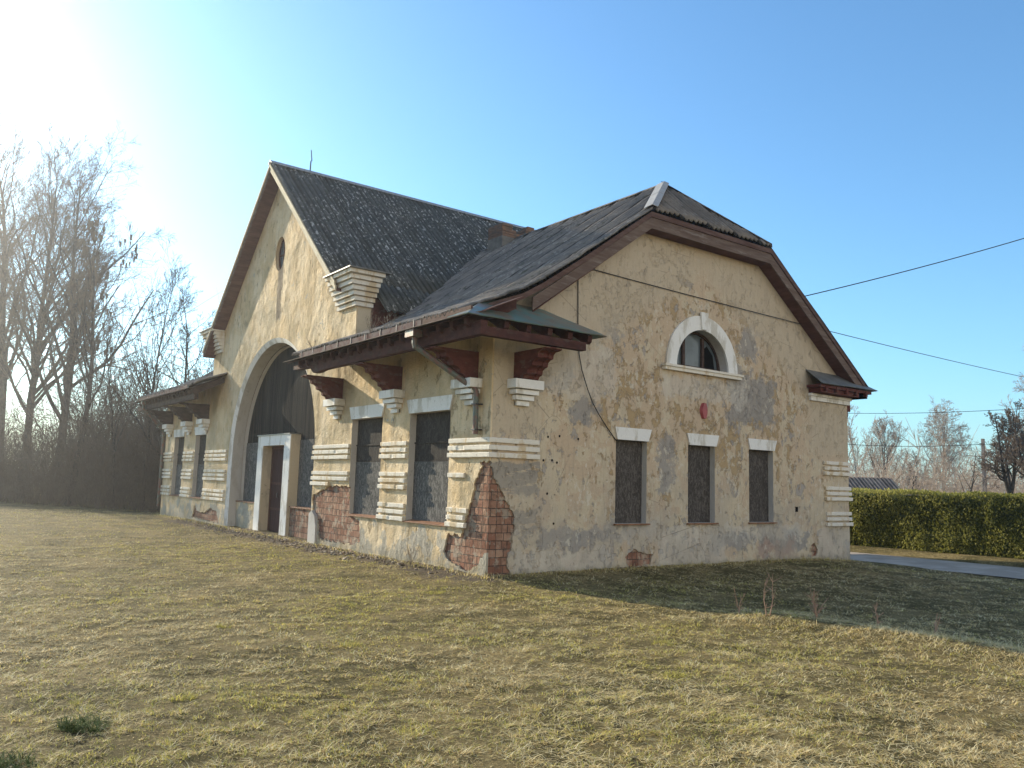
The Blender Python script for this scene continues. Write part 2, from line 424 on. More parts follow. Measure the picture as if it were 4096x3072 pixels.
def m_plain(name, c, rough=0.6, metal=0.0, noise=0.35, scale=12, c2=None):
    k = NT(name, rough, 0.3 if rough < .8 else .04)
    k.b.inputs["Metallic"].default_value = metal
    c2 = c2 or tuple(v*(1-noise) for v in c)
    k.color(k.mix(c, c2, k.step(k.noise(scale, 6, 0.6), 0.4, 0.65)))
    k.bump(k.noise(scale*2, 4, 0.6), 0.3, 0.004)
    return k.m

def m_ground():
    k = NT("meadow_soil", 0.95, 0.1)
    f = k.noise(1.1, 7, 0.65, off=2)
    c = k.mix((0.11, 0.09, 0.035), (0.24, 0.185, 0.085), k.step(f, 0.40, 0.62))
    c = k.mix(c, (0.05, 0.038, 0.02), k.math('MULTIPLY', k.step(k.noise(6.5, 8, 0.7, off=12), 0.55, 0.62), 0.7))
    c = k.mix(c, (0.52, 0.42, 0.20), k.math('MULTIPLY', k.step(k.noise(17, 7, 0.75, off=22), 0.54, 0.62), 0.75))
    gx_, gy_, gz_ = k.xyz()
    wr = k.math('MULTIPLY', k.math('SUBTRACT', k.noise(2.0, 6, .65, off=41), 0.5), 1.6)
    soil = box_mask(k, gx_, gy_, -.75, .2, -.4, 18.5, .18, wr)       # trodden dirt and plaster dust along the wall
    c = k.mix(c, (0.115, 0.09, 0.07), k.math('MULTIPLY', soil, .85))
    c = k.mix(c, k.mix((0.55, 0.55, 0.55), (1.35, 1.35, 1.35), k.noise(60, 5, 0.7)), 0.8, 'MULTIPLY')
    k.color(c)
    k.bump(k.math('ADD', k.noise(14, 8, 0.75), k.math('MULTIPLY', k.noise(70, 5, .7), .5)), 1.0, 0.05)
    return k.m

def m_tint(name, stops, rough=0.8, trans=0.0, noise_scale=None):
    """colour per blade / leaf from the mesh's own tint attribute"""
    k = NT(name, rough, 0.25)
    cr = k.new("ShaderNodeValToRGB"); k.l.new(k.attr(), cr.inputs[0])
    cr.color_ramp.elements[0].position = stops[0][0]; cr.color_ramp.elements[0].color = (*stops[0][1], 1)
    cr.color_ramp.elements[1].position = stops[-1][0]; cr.color_ramp.elements[1].color = (*stops[-1][1], 1)
    for p, c in stops[1:-1]:
        e = cr.color_ramp.elements.new(p); e.color = (*c, 1)
    k.color(cr.outputs[0])
    if trans > 0:
        tr = k.new("ShaderNodeBsdfTranslucent"); k.l.new(cr.outputs[0], tr.inputs[0])
        mx = k.new("ShaderNodeMixShader"); mx.inputs[0].default_value = trans
        out = k.n["Material Output"]
        k.l.new(k.b.outputs[0], mx.inputs[1]); k.l.new(tr.outputs[0], mx.inputs[2]); k.l.new(mx.outputs[0], out.inputs[0])
    return k.m

MAT = {}
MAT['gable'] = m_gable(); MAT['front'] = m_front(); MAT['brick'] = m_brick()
MAT['white'] = m_white("whitewash")
MAT['strip'] = m_white("strip_paint", (0.70, 0.65, 0.56), (0.52, 0.39, 0.22), 0.8)
MAT['jamb'] = m_white("jamb_paint", (0.50, 0.47, 0.43), (0.38, 0.34, 0.29), 0.5)
MAT['tan'] = m_white("tan_plaster", (0.54, 0.45, 0.32), (0.36, 0.31, 0.24), 0.6)
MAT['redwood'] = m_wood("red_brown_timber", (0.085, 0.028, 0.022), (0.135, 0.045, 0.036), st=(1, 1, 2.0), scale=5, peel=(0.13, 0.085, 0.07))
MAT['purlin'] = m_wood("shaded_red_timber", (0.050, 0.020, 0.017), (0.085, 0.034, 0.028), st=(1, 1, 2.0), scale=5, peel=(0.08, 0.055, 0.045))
MAT['oldwood'] = m_wood("dark_brown_timber", (0.05, 0.032, 0.026), (0.09, 0.06, 0.05), st=(1, 1, 2.0), scale=5)
MAT['soffit'] = m_wood("brown_soffit", (0.095, 0.045, 0.035), (0.16, 0.08, 0.06), st=(.4, .4, 3), scale=5)
MAT['barge'] = m_wood("weathered_barge_board", (0.105, 0.068, 0.055), (0.17, 0.125, 0.10), st=(.3, 1, 2.5), scale=6, peel=(0.23, 0.19, 0.165))
MAT['barge_top'] = m_wood("red_barge_board", (0.085, 0.045, 0.036), (0.135, 0.085, 0.07), st=(.3, 1, 2.5), scale=6)
MAT['barge_cream'] = m_wood("cream_barge_board", (0.50, 0.43, 0.30), (0.62, 0.55, 0.42), st=(1, .4, .4), scale=6)
MAT['darkwood'] = m_wood("dark_rafters", (0.07, 0.035, 0.028), (0.12, 0.06, 0.05), scale=6)
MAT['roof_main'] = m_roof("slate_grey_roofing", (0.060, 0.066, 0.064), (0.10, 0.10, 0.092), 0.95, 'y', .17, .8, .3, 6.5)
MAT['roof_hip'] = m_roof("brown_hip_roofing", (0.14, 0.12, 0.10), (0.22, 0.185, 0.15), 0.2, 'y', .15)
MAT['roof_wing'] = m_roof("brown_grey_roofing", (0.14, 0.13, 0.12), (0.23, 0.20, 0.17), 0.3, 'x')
MAT['ridge'] = m_plain("ridge_metal", (0.32, 0.33, 0.34), 0.5, 0.3)
MAT['hipcap'] = m_plain("pale_hip_cap", (0.36, 0.35, 0.33), 0.6, 0.0, 0.2)
MAT['green'] = m_plain("green_painted_tin", (0.10, 0.17, 0.15), 0.4, 0.0, 0.3, 3, (0.16, 0.13, 0.10))
MAT['greytin'] = m_plain("grey_tin", (0.16, 0.16, 0.15), 0.5, 0.2, 0.3, 5)
MAT['gutter'] = m_plain("rusty_galvanised_tin", (0.17, 0.135, 0.125), 0.85, 0.0, 0.5, 5, (0.11, 0.055, 0.048))
MAT['pipe'] = m_plain("green_grey_tin_pipe", (0.12, 0.14, 0.12), 0.5, 0.2, 0.5, 9, (0.19, 0.09, 0.07))
MAT['sheetedge'] = m_plain("pale_drip_sheet", (0.19, 0.155, 0.135), 0.85, 0.0, 0.3, 6)
MAT['osb_dark'] = m_osb("dark_board", (0.045, 0.040, 0.037), (0.085, 0.077, 0.069))
MAT['osb'] = m_osb("weathered_chipboard", (0.085, 0.083, 0.080), (0.20, 0.19, 0.175))
MAT['osb_mid'] = m_osb("grey_brown_board", (0.060, 0.052, 0.047), (0.125, 0.11, 0.097))
MAT['planks'] = m_planks()
MAT['door'] = m_wood("dark_red_door", (0.045, 0.022, 0.022), (0.08, 0.04, 0.038), st=(1, 3, .15), scale=6)
MAT['black'] = m_plain("black_rubber", (0.02, 0.02, 0.02), 0.6)
MAT['glass'] = m_plain("dusty_glass", (0.10, 0.12, 0.13), 0.15, 0.0, 0.3, 3)
MAT['dark'] = m_plain("dark_void", (0.01, 0.01, 0.01), 0.9)
MAT['redpaint'] = m_plain("faded_red_plastic", (0.33, 0.07, 0.075), 0.5, 0, .2)
MAT['sill'] = m_plain("rusty_brown_sill", (0.27, 0.13, 0.07), 0.6, 0.1, 0.4, 9)
MAT['metal'] = m_plain("dark_iron", (0.05, 0.045, 0.05), 0.5, 0.4)
MAT['chimbrick'] = m_plain("old_chimney_brick", (0.20, 0.12, 0.085), 0.95, 0, .4, 7, (0.13, 0.10, 0.08))
MAT['chimplaster'] = m_plain("chimney_render", (0.20, 0.185, 0.165), 0.9, 0, .3, 5)
MAT['ground'] = m_ground()
MAT['asphalt'] = m_plain("worn_asphalt", (0.36, 0.31, 0.26), 0.85, 0, .3, 1.2, (0.48, 0.42, 0.36))
MAT['rubble'] = m_plain("plaster_rubble", (0.30, 0.26, 0.21), 0.9, 0, .4, 9, (0.18, 0.13, 0.10))
MAT['bark'] = m_plain("grey_bark", (0.085, 0.077, 0.07), 0.9, 0, .45, 9)
MAT['twig'] = m_plain("brown_twigs", (0.16, 0.125, 0.10), 0.9, 0, .3, 3)
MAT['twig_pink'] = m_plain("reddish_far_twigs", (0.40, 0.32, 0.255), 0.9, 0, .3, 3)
MAT['birchbark'] = m_plain("birch_bark", (0.40, 0.38, 0.34), 0.8, 0, .5, 6)
MAT['concrete'] = m_plain("pole_concrete", (0.22, 0.19, 0.17), 0.9, 0, .3, 6)

# ------------------------------------------------------------------ terrain height
def gz(x, y):
    x = np.asarray(x, dtype=float); y = np.asarray(y, dtype=float)
    dx = np.maximum(np.maximum(-x, x-11.4), 0); dy = np.maximum(np.maximum(-y, y-22.2), 0)
    d = np.hypot(dx, dy)
    z = -0.15*(1-np.exp(-d/1.6)) - 0.01
    rr = np.clip((x-9.0)/3.5, 0, 1); z = z - 0.15*rr*rr*(3-2*rr)
    # low bank of last year's grass across the right foreground
    t = np.clip((y+8.9)/3.9, 0, 1.0); bx = 1.65-0.35*t
    b = np.exp(-((x-bx)/0.55)**2)*np.clip((-y-4.0)/0.9, 0, 1)*np.clip((y+14)/2.0, 0, 1)
    z = z + 0.10*b
    near = np.clip(1-(np.hypot(x+8, y+12)-30)/20, 0, 1)*np.clip(1-(x-9)/2.5, 0, 1)
    z = z + near*(0.012*vnoise(x*0.7, y*0.7, 1) + 0.010*vnoise(x*2.3, y*2.3, 2) + 0.012*vnoise(x*5.5, y*5.5, 3))
    return z

def axis(lo, hi, fine_lo, fine_hi, step, grow=1.25):
    a = list(np.arange(fine_lo, fine_hi+1e-6, step))
    s = step; p = fine_hi
    while p < hi: s *= grow; p += s; a.append(p)
    s = step; p = fine_lo
    while p > lo: s *= grow; p -= s; a.insert(0, p)
    return np.array(a)

gx = axis(-330, 420, -13, 13, 0.085); gy = axis(-120, 420, -13, 12, 0.085)
GX, GY = np.meshgrid(gx, gy, indexing='ij')
GZ = gz(GX, GY)
V = np.stack([GX.ravel(), GY.ravel(), GZ.ravel()], 1)
nx, ny = len(gx), len(gy)
idx = np.arange(nx*ny).reshape(nx, ny)
F = np.stack([idx[:-1, :-1].ravel(), idx[1:, :-1].ravel(), idx[1:, 1:].ravel(), idx[:-1, 1:].ravel()], 1)
ground = np_mesh("ground", V, F, MAT['ground'], smooth=True)
tag(ground, "rough meadow ground around the house", kind="structure")

# road strip with worn edges
mb = MB()
ys = np.arange(-60, 90, 1.0)
def road_x(y): return 12.75 + 0.02*(y-1) + 0.0016*max(0, y-8)**2*0
for a, b in zip(ys[:-1], ys[1:]):
    za = -0.245
    mb.quad((road_x(a), a, za-.02), (15.5, a, za+.02), (15.5, b, za+.02), (road_x(b), b, za-.02))
road = mb.build("road", MAT['asphalt']); tag(road, "grey asphalt road beside the hedge", kind="structure")
mb = MB()
for a, b in zip(ys[:-1], ys[1:]):
    mb.quad((15.5, a, -.22), (16.0, a, -.10), (16.0, b, -.10), (15.5, b, -.22))
    mb.quad((16.0, a, -.10), (18.6, a, -.08), (18.6, b, -.08), (16.0, b, -.10))
verge = mb.build("verge", MAT['ground']); tag(verge, "earth verge between road and hedge", kind="structure")

# ------------------------------------------------------------------ the house
house = empty("abandoned_house", (0, 0, 0), "abandoned single-storey cream house with boarded windows, steep gable and peeling plaster", "house")
FR = lambda u, v, t: (t, u, v)        # front plane: u = y, v = z, t = depth in x
GA = lambda u, v, t: (u, t, v)        # gable plane: u = x, v = z, t = depth in y

def rough(loop, seg=0.045, amp=0.028, seed=1, closed=True):
    r = random.Random(seed); out = []
    n = len(loop)
    for i in range(n if closed else n-1):
        a = Vector(loop[i]); b = Vector(loop[(i+1) % n]); L = (b-a).length
        k = max(1, int(L/seg)); out.append(tuple(a))
        nrm = Vector((-(b-a).y, (b-a).x))/max(L, 1e-6)
        for j in range(1, k):
            out.append(tuple(a+(b-a)*(j/k)+nrm*r.uniform(-amp, amp)))
    return out

def inside(p, poly):
    x, y = p; c = False; n = len(poly); j = n-1
    for i in range(n):
        xi, yi = poly[i]; xj, yj = poly[j]
        if (yi > y) != (yj > y) and x < (xj-xi)*(y-yi)/(yj-yi)+xi: c = not c
        j = i
    return c

def slab(name, outer, holes, fn, t0, t1, mats, parent, hole_mi=None):
    """solid sheet cut by holes; hole_mi: material index for the cut faces of each hole"""
    loops = [outer]+list(holes); vs = []; es = []
    for lp in loops:
        n = len(vs); vs += [Vector(p) for p in lp]
        es += [(n+i, n+(i+1) % len(lp)) for i in range(len(lp))]
    ov, oe, of, a_, b_, c2_ = delaunay_2d_cdt(vs, es, [], 0, 1e-5)
    keep = []
    for f in of:
        p = [ov[i] for i in f]; cx = sum(q.x for q in p)/3; cy = sum(q.y for q in p)/3
        if inside((cx, cy), outer) and not any(inside((cx, cy), h) for h in holes): keep.append(tuple(f))
    mb = MB(); n = len(ov)
    mb.v = [fn(p.x, p.y, t0) for p in ov]+[fn(p.x, p.y, t1) for p in ov]
    cnt = {}
    for f in keep:
        mb.f.append(f); mb.m.append(0); mb.f.append(tuple(n+i for i in reversed(f))); mb.m.append(0)
        for i in range(3):
            e = (f[i], f[(i+1) % 3]); kk = tuple(sorted(e)); cnt[kk] = None if kk in cnt else e
    for e in cnt.values():
        if e is None: continue
        mi = 0
        if hole_mi:
            mx = (ov[e[0]]+ov[e[1]])/2; d = (ov[e[1]]-ov[e[0]]); nn = Vector((-d.y, d.x)).normalized()*0.01
            for h, q in zip(holes, hole_mi):
                if inside(mx+nn, h) or inside(mx-nn, h): mi = q
        mb.f.append((e[0], e[1], n+e[1], n+e[0])); mb.m.append(mi)
    return mb.build(name, mats, parent)

def rect(u0, u1, v0, v1): return [(u0, v0), (u1, v0), (u1, v1), (u0, v1)]

W, L = 11.4, 22.2
YC, YM0, YM1 = 11.1, 5.65, 16.6
AC, AZ, AR = 11.0, 2.20, 3.34
def arch_loop(r, zc=AZ, yc=AC, zb=-0.6, n=40):
    p = [(yc+r, zb), (yc+r, zc)]
    p += [(yc+r*math.cos(math.pi*i/n), zc+r*math.sin(math.pi*i/n)) for i in range(1, n)]
    return p+[(yc-r, zc), (yc-r, zb)]
def ell(cy, cz, a, b, n=28): return [(cy+a*math.cos(2*math.pi*i/n), cz+b*math.sin(2*math.pi*i/n)) for i in range(n)]

front_outer = [(0.0, -0.5), (L, -0.5), (L, 4.62), (YM1, 4.62), (YM1, 5.70), (11.1, 10.45), (YM0, 5.70), (YM0, 4.62), (0.0, 4.62)]
fwin = [(1.33, 2.87), (4.07, 5.56), (16.85, 18.10), (19.55, 20.85)]
win_holes = [rect(a, b, 0.78, 2.95) for a, b in fwin]
arch_h = arch_loop(AR)
oval_h = ell(10.93, 8.05, 0.37, 0.51)
patchA = rough([(-.2, 1.97), (.30, 1.97), (.22, 1.89), (.44, 1.61), (.46, 1.45), (.53, 1.29), (.64, 1.06), (.74, .76), (.84, .59), (1.0, .63), (1.28, .62), (1.33, .51), (1.41, .28), (1.30, .17), (1.0, .10), (.6, .0), (.32, .11), (.21, .23), (.03, .37), (-.2, .37)], seed=3)
patchB = rough([(7.3, 1.22), (7.21, 1.25), (6.75, 1.37), (6.34, 1.42), (5.55, 1.41), (5.53, .8), (4.97, .66), (4.87, .23), (5.22, .12), (5.69, .10), (7.12, .12), (7.2, .45), (7.3, .60), (7.42, .7), (7.55, .78), (7.60, 1.0), (7.60, 1.15)], seed=4)
patchD = rough([(14.9, 0.05), (15.2, .42), (15.9, .50), (16.5, .30), (17.4, .35), (17.6, .55), (17.9, .1)], seed=5)
slab("front_wall", front_outer, win_holes+[arch_h, oval_h, patchA, patchB, patchD], FR, 0.0, 0.035, [MAT['front'], MAT['jamb']], house,
     [1, 1, 1, 1, 1, 0, 0, 0, 0])
core_outer = [(0.035, -0.5), (L-.03, -0.5), (L-.03, 4.60), (YM1-.03, 4.60), (YM1-.03, 5.68), (11.1, 10.40), (YM0+.03, 5.68), (YM0+.03, 4.60), (0.035, 4.60)]
slab("brick_core", core_outer, win_holes+[arch_h, oval_h], FR, 0.0355, 0.42, [MAT['brick'], MAT['jamb'], MAT['tan']], house, [1, 1, 1, 1, 1, 2]).hide_render = False

gable_outer = [(0.036, -0.5), (W, -0.5), (W, 4.35), (7.95, 6.95), (3.75, 6.95), (0.25, 4.75), (0.036, 4.62)]
gwin = [(3.07, 3.95), (5.21, 6.09), (7.29, 8.20)]
gh = [rect(a, b, 0.86, 2.52) for a, b in gwin]
lun = [(6.52, 4.20)]+[(5.66+.86*math.cos(math.pi*i/28), 4.22+.86*math.sin(math.pi*i/28)) for i in range(1, 28)]+[(4.80, 4.20)]
patchG = rough([(-.2, 1.95), (.06, 1.95), (.10, 1.70), (.30, 1.44), (.42, 1.25), (.58, 1.02), (.6, .74), (.55, .45), (.47, .36), (.46, .14), (.55, -.1), (-.2, -.1)], seed=6)
patchG2 = rough([(3.36, .20), (3.46, .28), (3.61, .36), (3.87, .27), (4.16, .24), (4.08, .03), (3.47, -.02)], seed=7, seg=.06, amp=.02)
patchG3 = rough([(9.72, .02), (9.70, .30), (9.86, .36), (9.98, .18), (9.90, .03)], seed=8, seg=.06, amp=.02)
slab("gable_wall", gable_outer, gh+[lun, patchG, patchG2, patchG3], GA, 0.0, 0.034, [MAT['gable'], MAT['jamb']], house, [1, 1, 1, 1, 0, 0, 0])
slab("gable_brick_core", [(0.42, -.5), (W-.03, -.5), (W-.03, 4.33), (7.94, 6.92), (3.76, 6.92), (0.42, 4.80)], gh+[lun], GA, 0.0345, 0.40, [MAT['brick'], MAT['jamb']], house, [1, 1, 1, 1])
mb = MB(); mb.box(0.0355, 0.42, 0.0345, 0.0352, -.5, 4.55); mb.build("corner_brickwork", MAT['brick'], house)
# remaining outer walls
mb = MB()
mb.box(W-.4, W, 0.40, L-.4, -.5, 4.3)
mb.prism([(0.42, -.5), (W, -.5), (W, 4.3), (5.7, 8.5), (0.42, 4.7)], GA, L-.4, L-.01)
mb.build("rear_wall", MAT['gable'], house)
# flank walls of the tall middle part, seen above the wing roof
for a, b in ((YM0, YM0+.33), (YM1-.33, YM1)):
    mb = MB(); mb.box(0.0355, 0.37, a, b, 3.6, 5.66); mb.build("gable_pier", MAT['tan'], house)
for a, b in ((YM0+.10, YM0+.16), (YM1-.16, YM1-.10)):
    mb = MB(); mb.box(0.372, 9.5, a, b, 4.2, 5.95); mb.build("plank_cladding", MAT['redwood'], house)

# --- archway
def arch_strip(name, a, b, mat):
    (xa, ra), (xb, rb) = a, b
    la, lb = arch_loop(ra, zb=-.3, n=64), arch_loop(rb, zb=-.3, n=64)
    mb = MB()
    for i in range(len(la)-1):
        mb.quad((xa, *la[i]), (xa, *la[i+1]), (xb, *lb[i+1]), (xb, *lb[i]))
    o = mb.build(name, mat, house, smooth=False)
    return o
arch_strip("archivolt", (-0.004, 3.345), (0.07, 3.21), MAT['white'])
arch_strip("arch_reveal", (0.07, 3.21), (0.40, 3.20), MAT['jamb'])
arch_strip("arch_inner_reveal", (0.40, 3.17), (0.52, 3.14), MAT['jamb'])
# boards filling the arch
la = arch_loop(3.18, zb=2.60, n=48)
mb = MB(); mb.prism([(AC+3.18, 2.60)]+la[2:-2]+[(AC-3.18, 2.60)], FR, 0.50, 0.54)
mb.build("plank_infill", MAT['planks'], house)
mb = MB(); mb.box(0.485, 0.52, AC+1.2, AC+3.18, .7, 2.61); mb.build("chipboard_infill", MAT['osb'], house)
mb = MB(); mb.box(0.485, 0.52, AC-3.18, AC-1.0, .7, 2.61); mb.build("chipboard_infill", MAT['osb'], house)
mb = MB(); mb.box(0.30, 0.60, 12.30, 14.19, -.3, 0.76); p1 = mb.build("parapet", MAT['front'], house)
mb = MB(); mb.box(0.27, 0.50, 12.30, 14.19, .765, .80); mb.build("sill", MAT['sill'], p1)
mb = MB(); mb.box(0.30, 0.60, 7.81, 9.76, -.3, 0.76); p2 = mb.build("parapet", MAT['brick'], house)
mb = MB(); mb.box(0.25, 0.50, 7.82, 9.74, .765, .80); mb.build("sill", MAT['sill'], p2)
# door box
DX = 0.20
dy0, dy1, oy0, oy1, dz, oz = 9.78, 12.30, 10.22, 11.88, 2.76, 2.47
mb = MB()
mb.box(DX, DX+.02, dy0, oy0, -.3, dz, 0); mb.box(DX, DX+.02, oy1, dy1, -.3, dz, 0); mb.box(DX, DX+.02, oy0, oy1, oz, dz, 0)
mb.box(DX+.02, .50, dy0, oy0, -.3, dz-.002, 1); mb.box(DX+.02, .50, oy1, dy1, -.3, dz-.002, 1); mb.box(DX+.02, .50, oy0, oy1, oz, dz-.002, 1)
df = mb.build("door_surround", [MAT['white'], MAT['tan']], house)
mb = MB(); mb.box(DX-.03, .52, dy0-.03, dy1+.03, dz, dz+.03); mb.build("cover_slab", MAT['greytin'], df)
mb = MB()
mb.box(.50, .55, oy0, oy1, -.05, oz)
dr = mb.build("door", MAT['door'], house)
mb = MB(); mb.box(.485, .50, oy0, oy0+.09, -.05, oz); mb.box(.485, .50, oy1-.09, oy1, -.05, oz); mb.box(.485, .50, oy0+.09, oy1-.09, oz-.09, oz)
for q in (0.62, 1.35): mb.box(.49, .50, oy0+.09, oy1-.09, q, q+.07)
mb.build("frame", MAT['darkwood'], dr)
mb = MB(); mb.box(.46, .485, 11.2, 11.24, .98, 1.12); mb.build("handle", MAT['metal'], dr)

# oval window
mb = MB(); mb.prism(ell(10.93, 8.05, .39, .53), FR, 0.13, 0.16); ow = mb.build("oval_window", MAT['glass'], house)
mb = MB()
lo, li = ell(10.93, 8.05, .37, .51), ell(10.93, 8.05, .31, .45)
for i in range(28):
    j = (i+1) % 28
    mb.quad((.10, *lo[i]), (.10, *lo[j]), (.10, *li[j]), (.10, *li[i])); mb.quad((.10, *li[i]), (.10, *li[j]), (.13, *li[j]), (.13, *li[i]))
mb.box(.108, .129, 10.91, 10.95, 7.6, 8.5); mb.box(.110, .129, 10.6, 11.25, 8.03, 8.07)
mb.build("frame", MAT['darkwood'], ow)

# boarded windows
def front_window(a, b, seam):
    mb = MB()
    mb.box(.150, .175, a-.02, b+.02, seam, 2.95, 0); mb.box(.145, .175, a+.18, b+.02, seam-.38, seam-.02, 0); mb.box(.145, .175, a-.02, a+.176, seam-.38, seam-.02, 1); mb.box(.138, .175, a-.02, b+.02, .78, seam-.385, 1)
    w = mb.build("boarded_window", [MAT['osb_dark'], MAT['osb']], house)
    mb = MB(); mb.box(.125, .15, a, b, seam-.02, seam+.01); mb.build("batten", MAT['osb_dark'], w)
    mb = MB(); mb.hexa([(-.05, a-.03, .755), (-.05, b+.05, .755), (.14, b+.02, .785), (.14, a-.0, .785), (-.05, a-.03, .775), (-.05, b+.05, .775), (.14, b+.02, .805), (.14, a, .805)])
    mb.build("sill", MAT['sill'], w)
    mb = MB(); mb.prism([(a-.01, 2.952), (b-.0, 2.952), (b+.12, 3.235), (a-.10, 3.235)], FR, -.035, -.001)
    mb.build("lintel", MAT['white'], w)
for (a, b), s in zip(fwin, (2.36, 2.36, 2.3, 2.3)): front_window(a, b, s)
for a, b in gwin:
    mb = MB(); mb.box(a-.02, b+.02, .14, .165, .86, 2.52)
    w = mb.build("boarded_window", MAT['osb_mid'], house)
    mb = MB(); mb.box(a-.04, b+.06, -.06, .14, .83, .857); mb.build("sill", MAT['sill'], w)
    mb = MB(); mb.prism([(a+.02, 2.522), (b+.02, 2.522), (b+.11, 2.77), (a-.05, 2.77)], GA, -.035, -.001)
    mb.build("lintel", MAT['white'], w)

# lunette
mb = MB(); mb.prism([(5.66+.87*math.cos(math.pi*i/28), 4.21+.87*math.sin(math.pi*i/28)) for i in range(29)], GA, .24, .26)
lw = mb.build("lunette_window", MAT['glass'], house)
mb = MB()
po = [(5.66+.87*math.cos(math.pi*i/28), 4.22+.87*math.sin(math.pi*i/28)) for i in range(29)]
pi_ = [(5.66+.79*math.cos(math.pi*i/28), 4.28+.74*math.sin(math.pi*i/28)) for i in range(29)]
for i in range(28):
    mb.prism([po[i], po[i+1], pi_[i+1], pi_[i]], GA, .20, .24)
mb.box(4.8, 6.52, .20, .24, 4.21, 4.29)
for q in (5.24, 5.88): mb.box(q, q+.08, .19, .238, 4.28, 4.95)
mb.build("frame", MAT['oldwood'], lw)
mb = MB(); mb.prism([(5.98, 4.30), (6.36, 4.30), (6.30, 4.60), (6.10, 4.80), (5.99, 4.72)], GA, .232, .239); mb.build("broken_pane", MAT['dark'], lw)
mb = MB()
n = 36
for i in range(n):
    a0, a1 = math.pi*i/n, math.pi*(i+1)/n
    f = lambda a, r: (5.66+r*math.cos(a), 4.21+r*math.sin(a))
    mb.prism([f(a0, 1.18), f(a1, 1.18), f(a1, .86), f(a0, .86)], GA, -.045, -.001)
mb.build("arch_surround", MAT['white'], lw)
mb = MB(); mb.prism([(5.58, 5.08), (5.74, 5.08), (5.78, 5.47), (5.54, 5.47)], GA, -.085, -.046); mb.build("keystone", MAT['white'], lw)
mb = MB(); mb.box(4.40, 6.95, -.09, -.001, 4.08, 4.15); mb.box(4.37, 6.98, -.12, -.001, 4.152, 4.20); mb.build("sill", MAT['strip'], lw)

# alarm bell cover, vent and drill holes
mb = MB()
for i in range(10):
    a, b = -.5+i/10, -.5+(i+1)/10
    wa, wb = .05+.065*math.cos(a*math.pi), .05+.065*math.cos(b*math.pi)
    mb.hexa([(5.70-wa, -.001, 3.285+a*.34), (5.70+wa, -.001, 3.285+a*.34), (5.70+wa*.7, -.06, 3.285+a*.34), (5.70-wa*.7, -.06, 3.285+a*.34),
             (5.70-wb, -.001, 3.285+b*.34), (5.70+wb, -.001, 3.285+b*.34), (5.70+wb*.7, -.06, 3.285+b*.34), (5.70-wb*.7, -.06, 3.285+b*.34)])
mb.build("alarm_cover", MAT['redpaint'], house)
mb = MB(); mb.box(9.06, 9.16, -.006, .0, 1.10, 1.22); mb.build("vent", MAT['dark'], house)
for (x, z) in ((1.32, 2.47), (1.60, 2.50), (2.07, 2.47), (1.22, 2.03), (1.43, 2.04), (1.55, 2.0), (1.33, 1.42), (1.5, .87)):
    mb = MB(); mb.prism([(x+.022*math.cos(i), z+.025*math.sin(i)) for i in (0, 1, 2, 3, 4, 5)], GA, -.006, -.001); mb.build("drill_hole", MAT['dark'], house)

def bar(name, x0, x1, y0, y1, z0, z1, mat, parent, seed=None):
    """a plaster strip with worn, chipped arrises along its long side"""
    r = random.Random(seed if seed is not None else hash((round(x0, 3), round(y0, 3), round(z0, 3))))
    along_y = (y1-y0) > (x1-x0); a, b = (y0, y1) if along_y else (x0, x1)
    n = max(2, int((b-a)/.055)); mb = MB(); rows = []
    chip = 0
    for i in range(n+1):
        t = a+(b-a)*i/n
        if r.random() < .025: chip = r.uniform(.008, .022)
        elif r.random() < .5: chip = 0
        j = lambda q=.0022: r.uniform(-q, q)
        o = (x0 if along_y else y0); inn = (x1 if along_y else y1)
        ring = [(inn, z0), (o+j()+.004, z0+j()), (o+j()+chip, z0+.012+j()), (o+j()+chip*.5, z1-.012+j()), (o+.008+chip+j(), z1+j(.003)-chip*.6), (inn, z1)]
        rows.append([(p, t, z) if along_y else (t, p, z) for p, z in ring])
    for q in rows: mb.v += q
    for i in range(n):
        for k2 in range(6):
            q = i*6; k3 = (k2+1) % 6; mb.f.append((q+k2, q+k3, q+6+k3, q+6+k2)); mb.m.append(0)
    mb.f.append(tuple(range(6))); mb.m.append(0); mb.f.append(tuple(n*6+k2 for k2 in range(5, -1, -1))); mb.m.append(0)
    return mb.build(name, mat, parent)
# --- painted strips on the piers
def strip_run(y0, y1, groups, skip=(), ends=None):
    for g in groups:
        for i in range(3):
            if (g, i) in skip: continue
            top = (2.39, 1.755, 1.115)[g]-i*.1325
            p = .045+.012*i
            a, b = (ends or {}).get((g, i), (y0, y1))
            a -= 0.012*i
            bar("plaster_strip", -p, -.001, a, b, top-.086, top, MAT['strip'], house, g*10+i+int(y0*7))
strip_run(5.62, 7.66, (0, 1), skip=((1, 2),))
bar("plaster_strip", -.069, -.001, 6.60, 7.66, 1.755-.265-.086, 1.755-.265, MAT['strip'], house, 3)
strip_run(2.93, 4.05, (0, 1, 2))
strip_run(14.5, 16.75, (0, 1, 2)); strip_run(18.2, 19.45, (0, 1, 2)); strip_run(20.95, 22.25, (0, 1, 2))
strip_run(.75, 1.30, (1, 2), skip=((1, 1), (1, 2)), ends={(2, 0): (.62, 1.3), (2, 1): (.72, 1.3), (2, 2): (.68, 1.3)})
for i in range(3):     # corner strips wrap round onto the gable
    top = 2.39-i*.1325; p = .045+.012*i
    bar("plaster_strip", -p, -.001, -p, 1.30, top-.086, top, MAT['strip'], house, 50+i); bar("plaster_strip", -.0005, 1.09, -p, -.001, top-.086, top, MAT['strip'], house, 60+i)
for g in range(3):
    for i in range(3):
        top = (2.37, 1.735, 1.10)[g]-i*.1325; p = .045+.012*i
        bar("plaster_strip", 10.25+.04*g, W+p, -p, -.001, top-.086, top, MAT['strip'], house, 70+g*3+i)
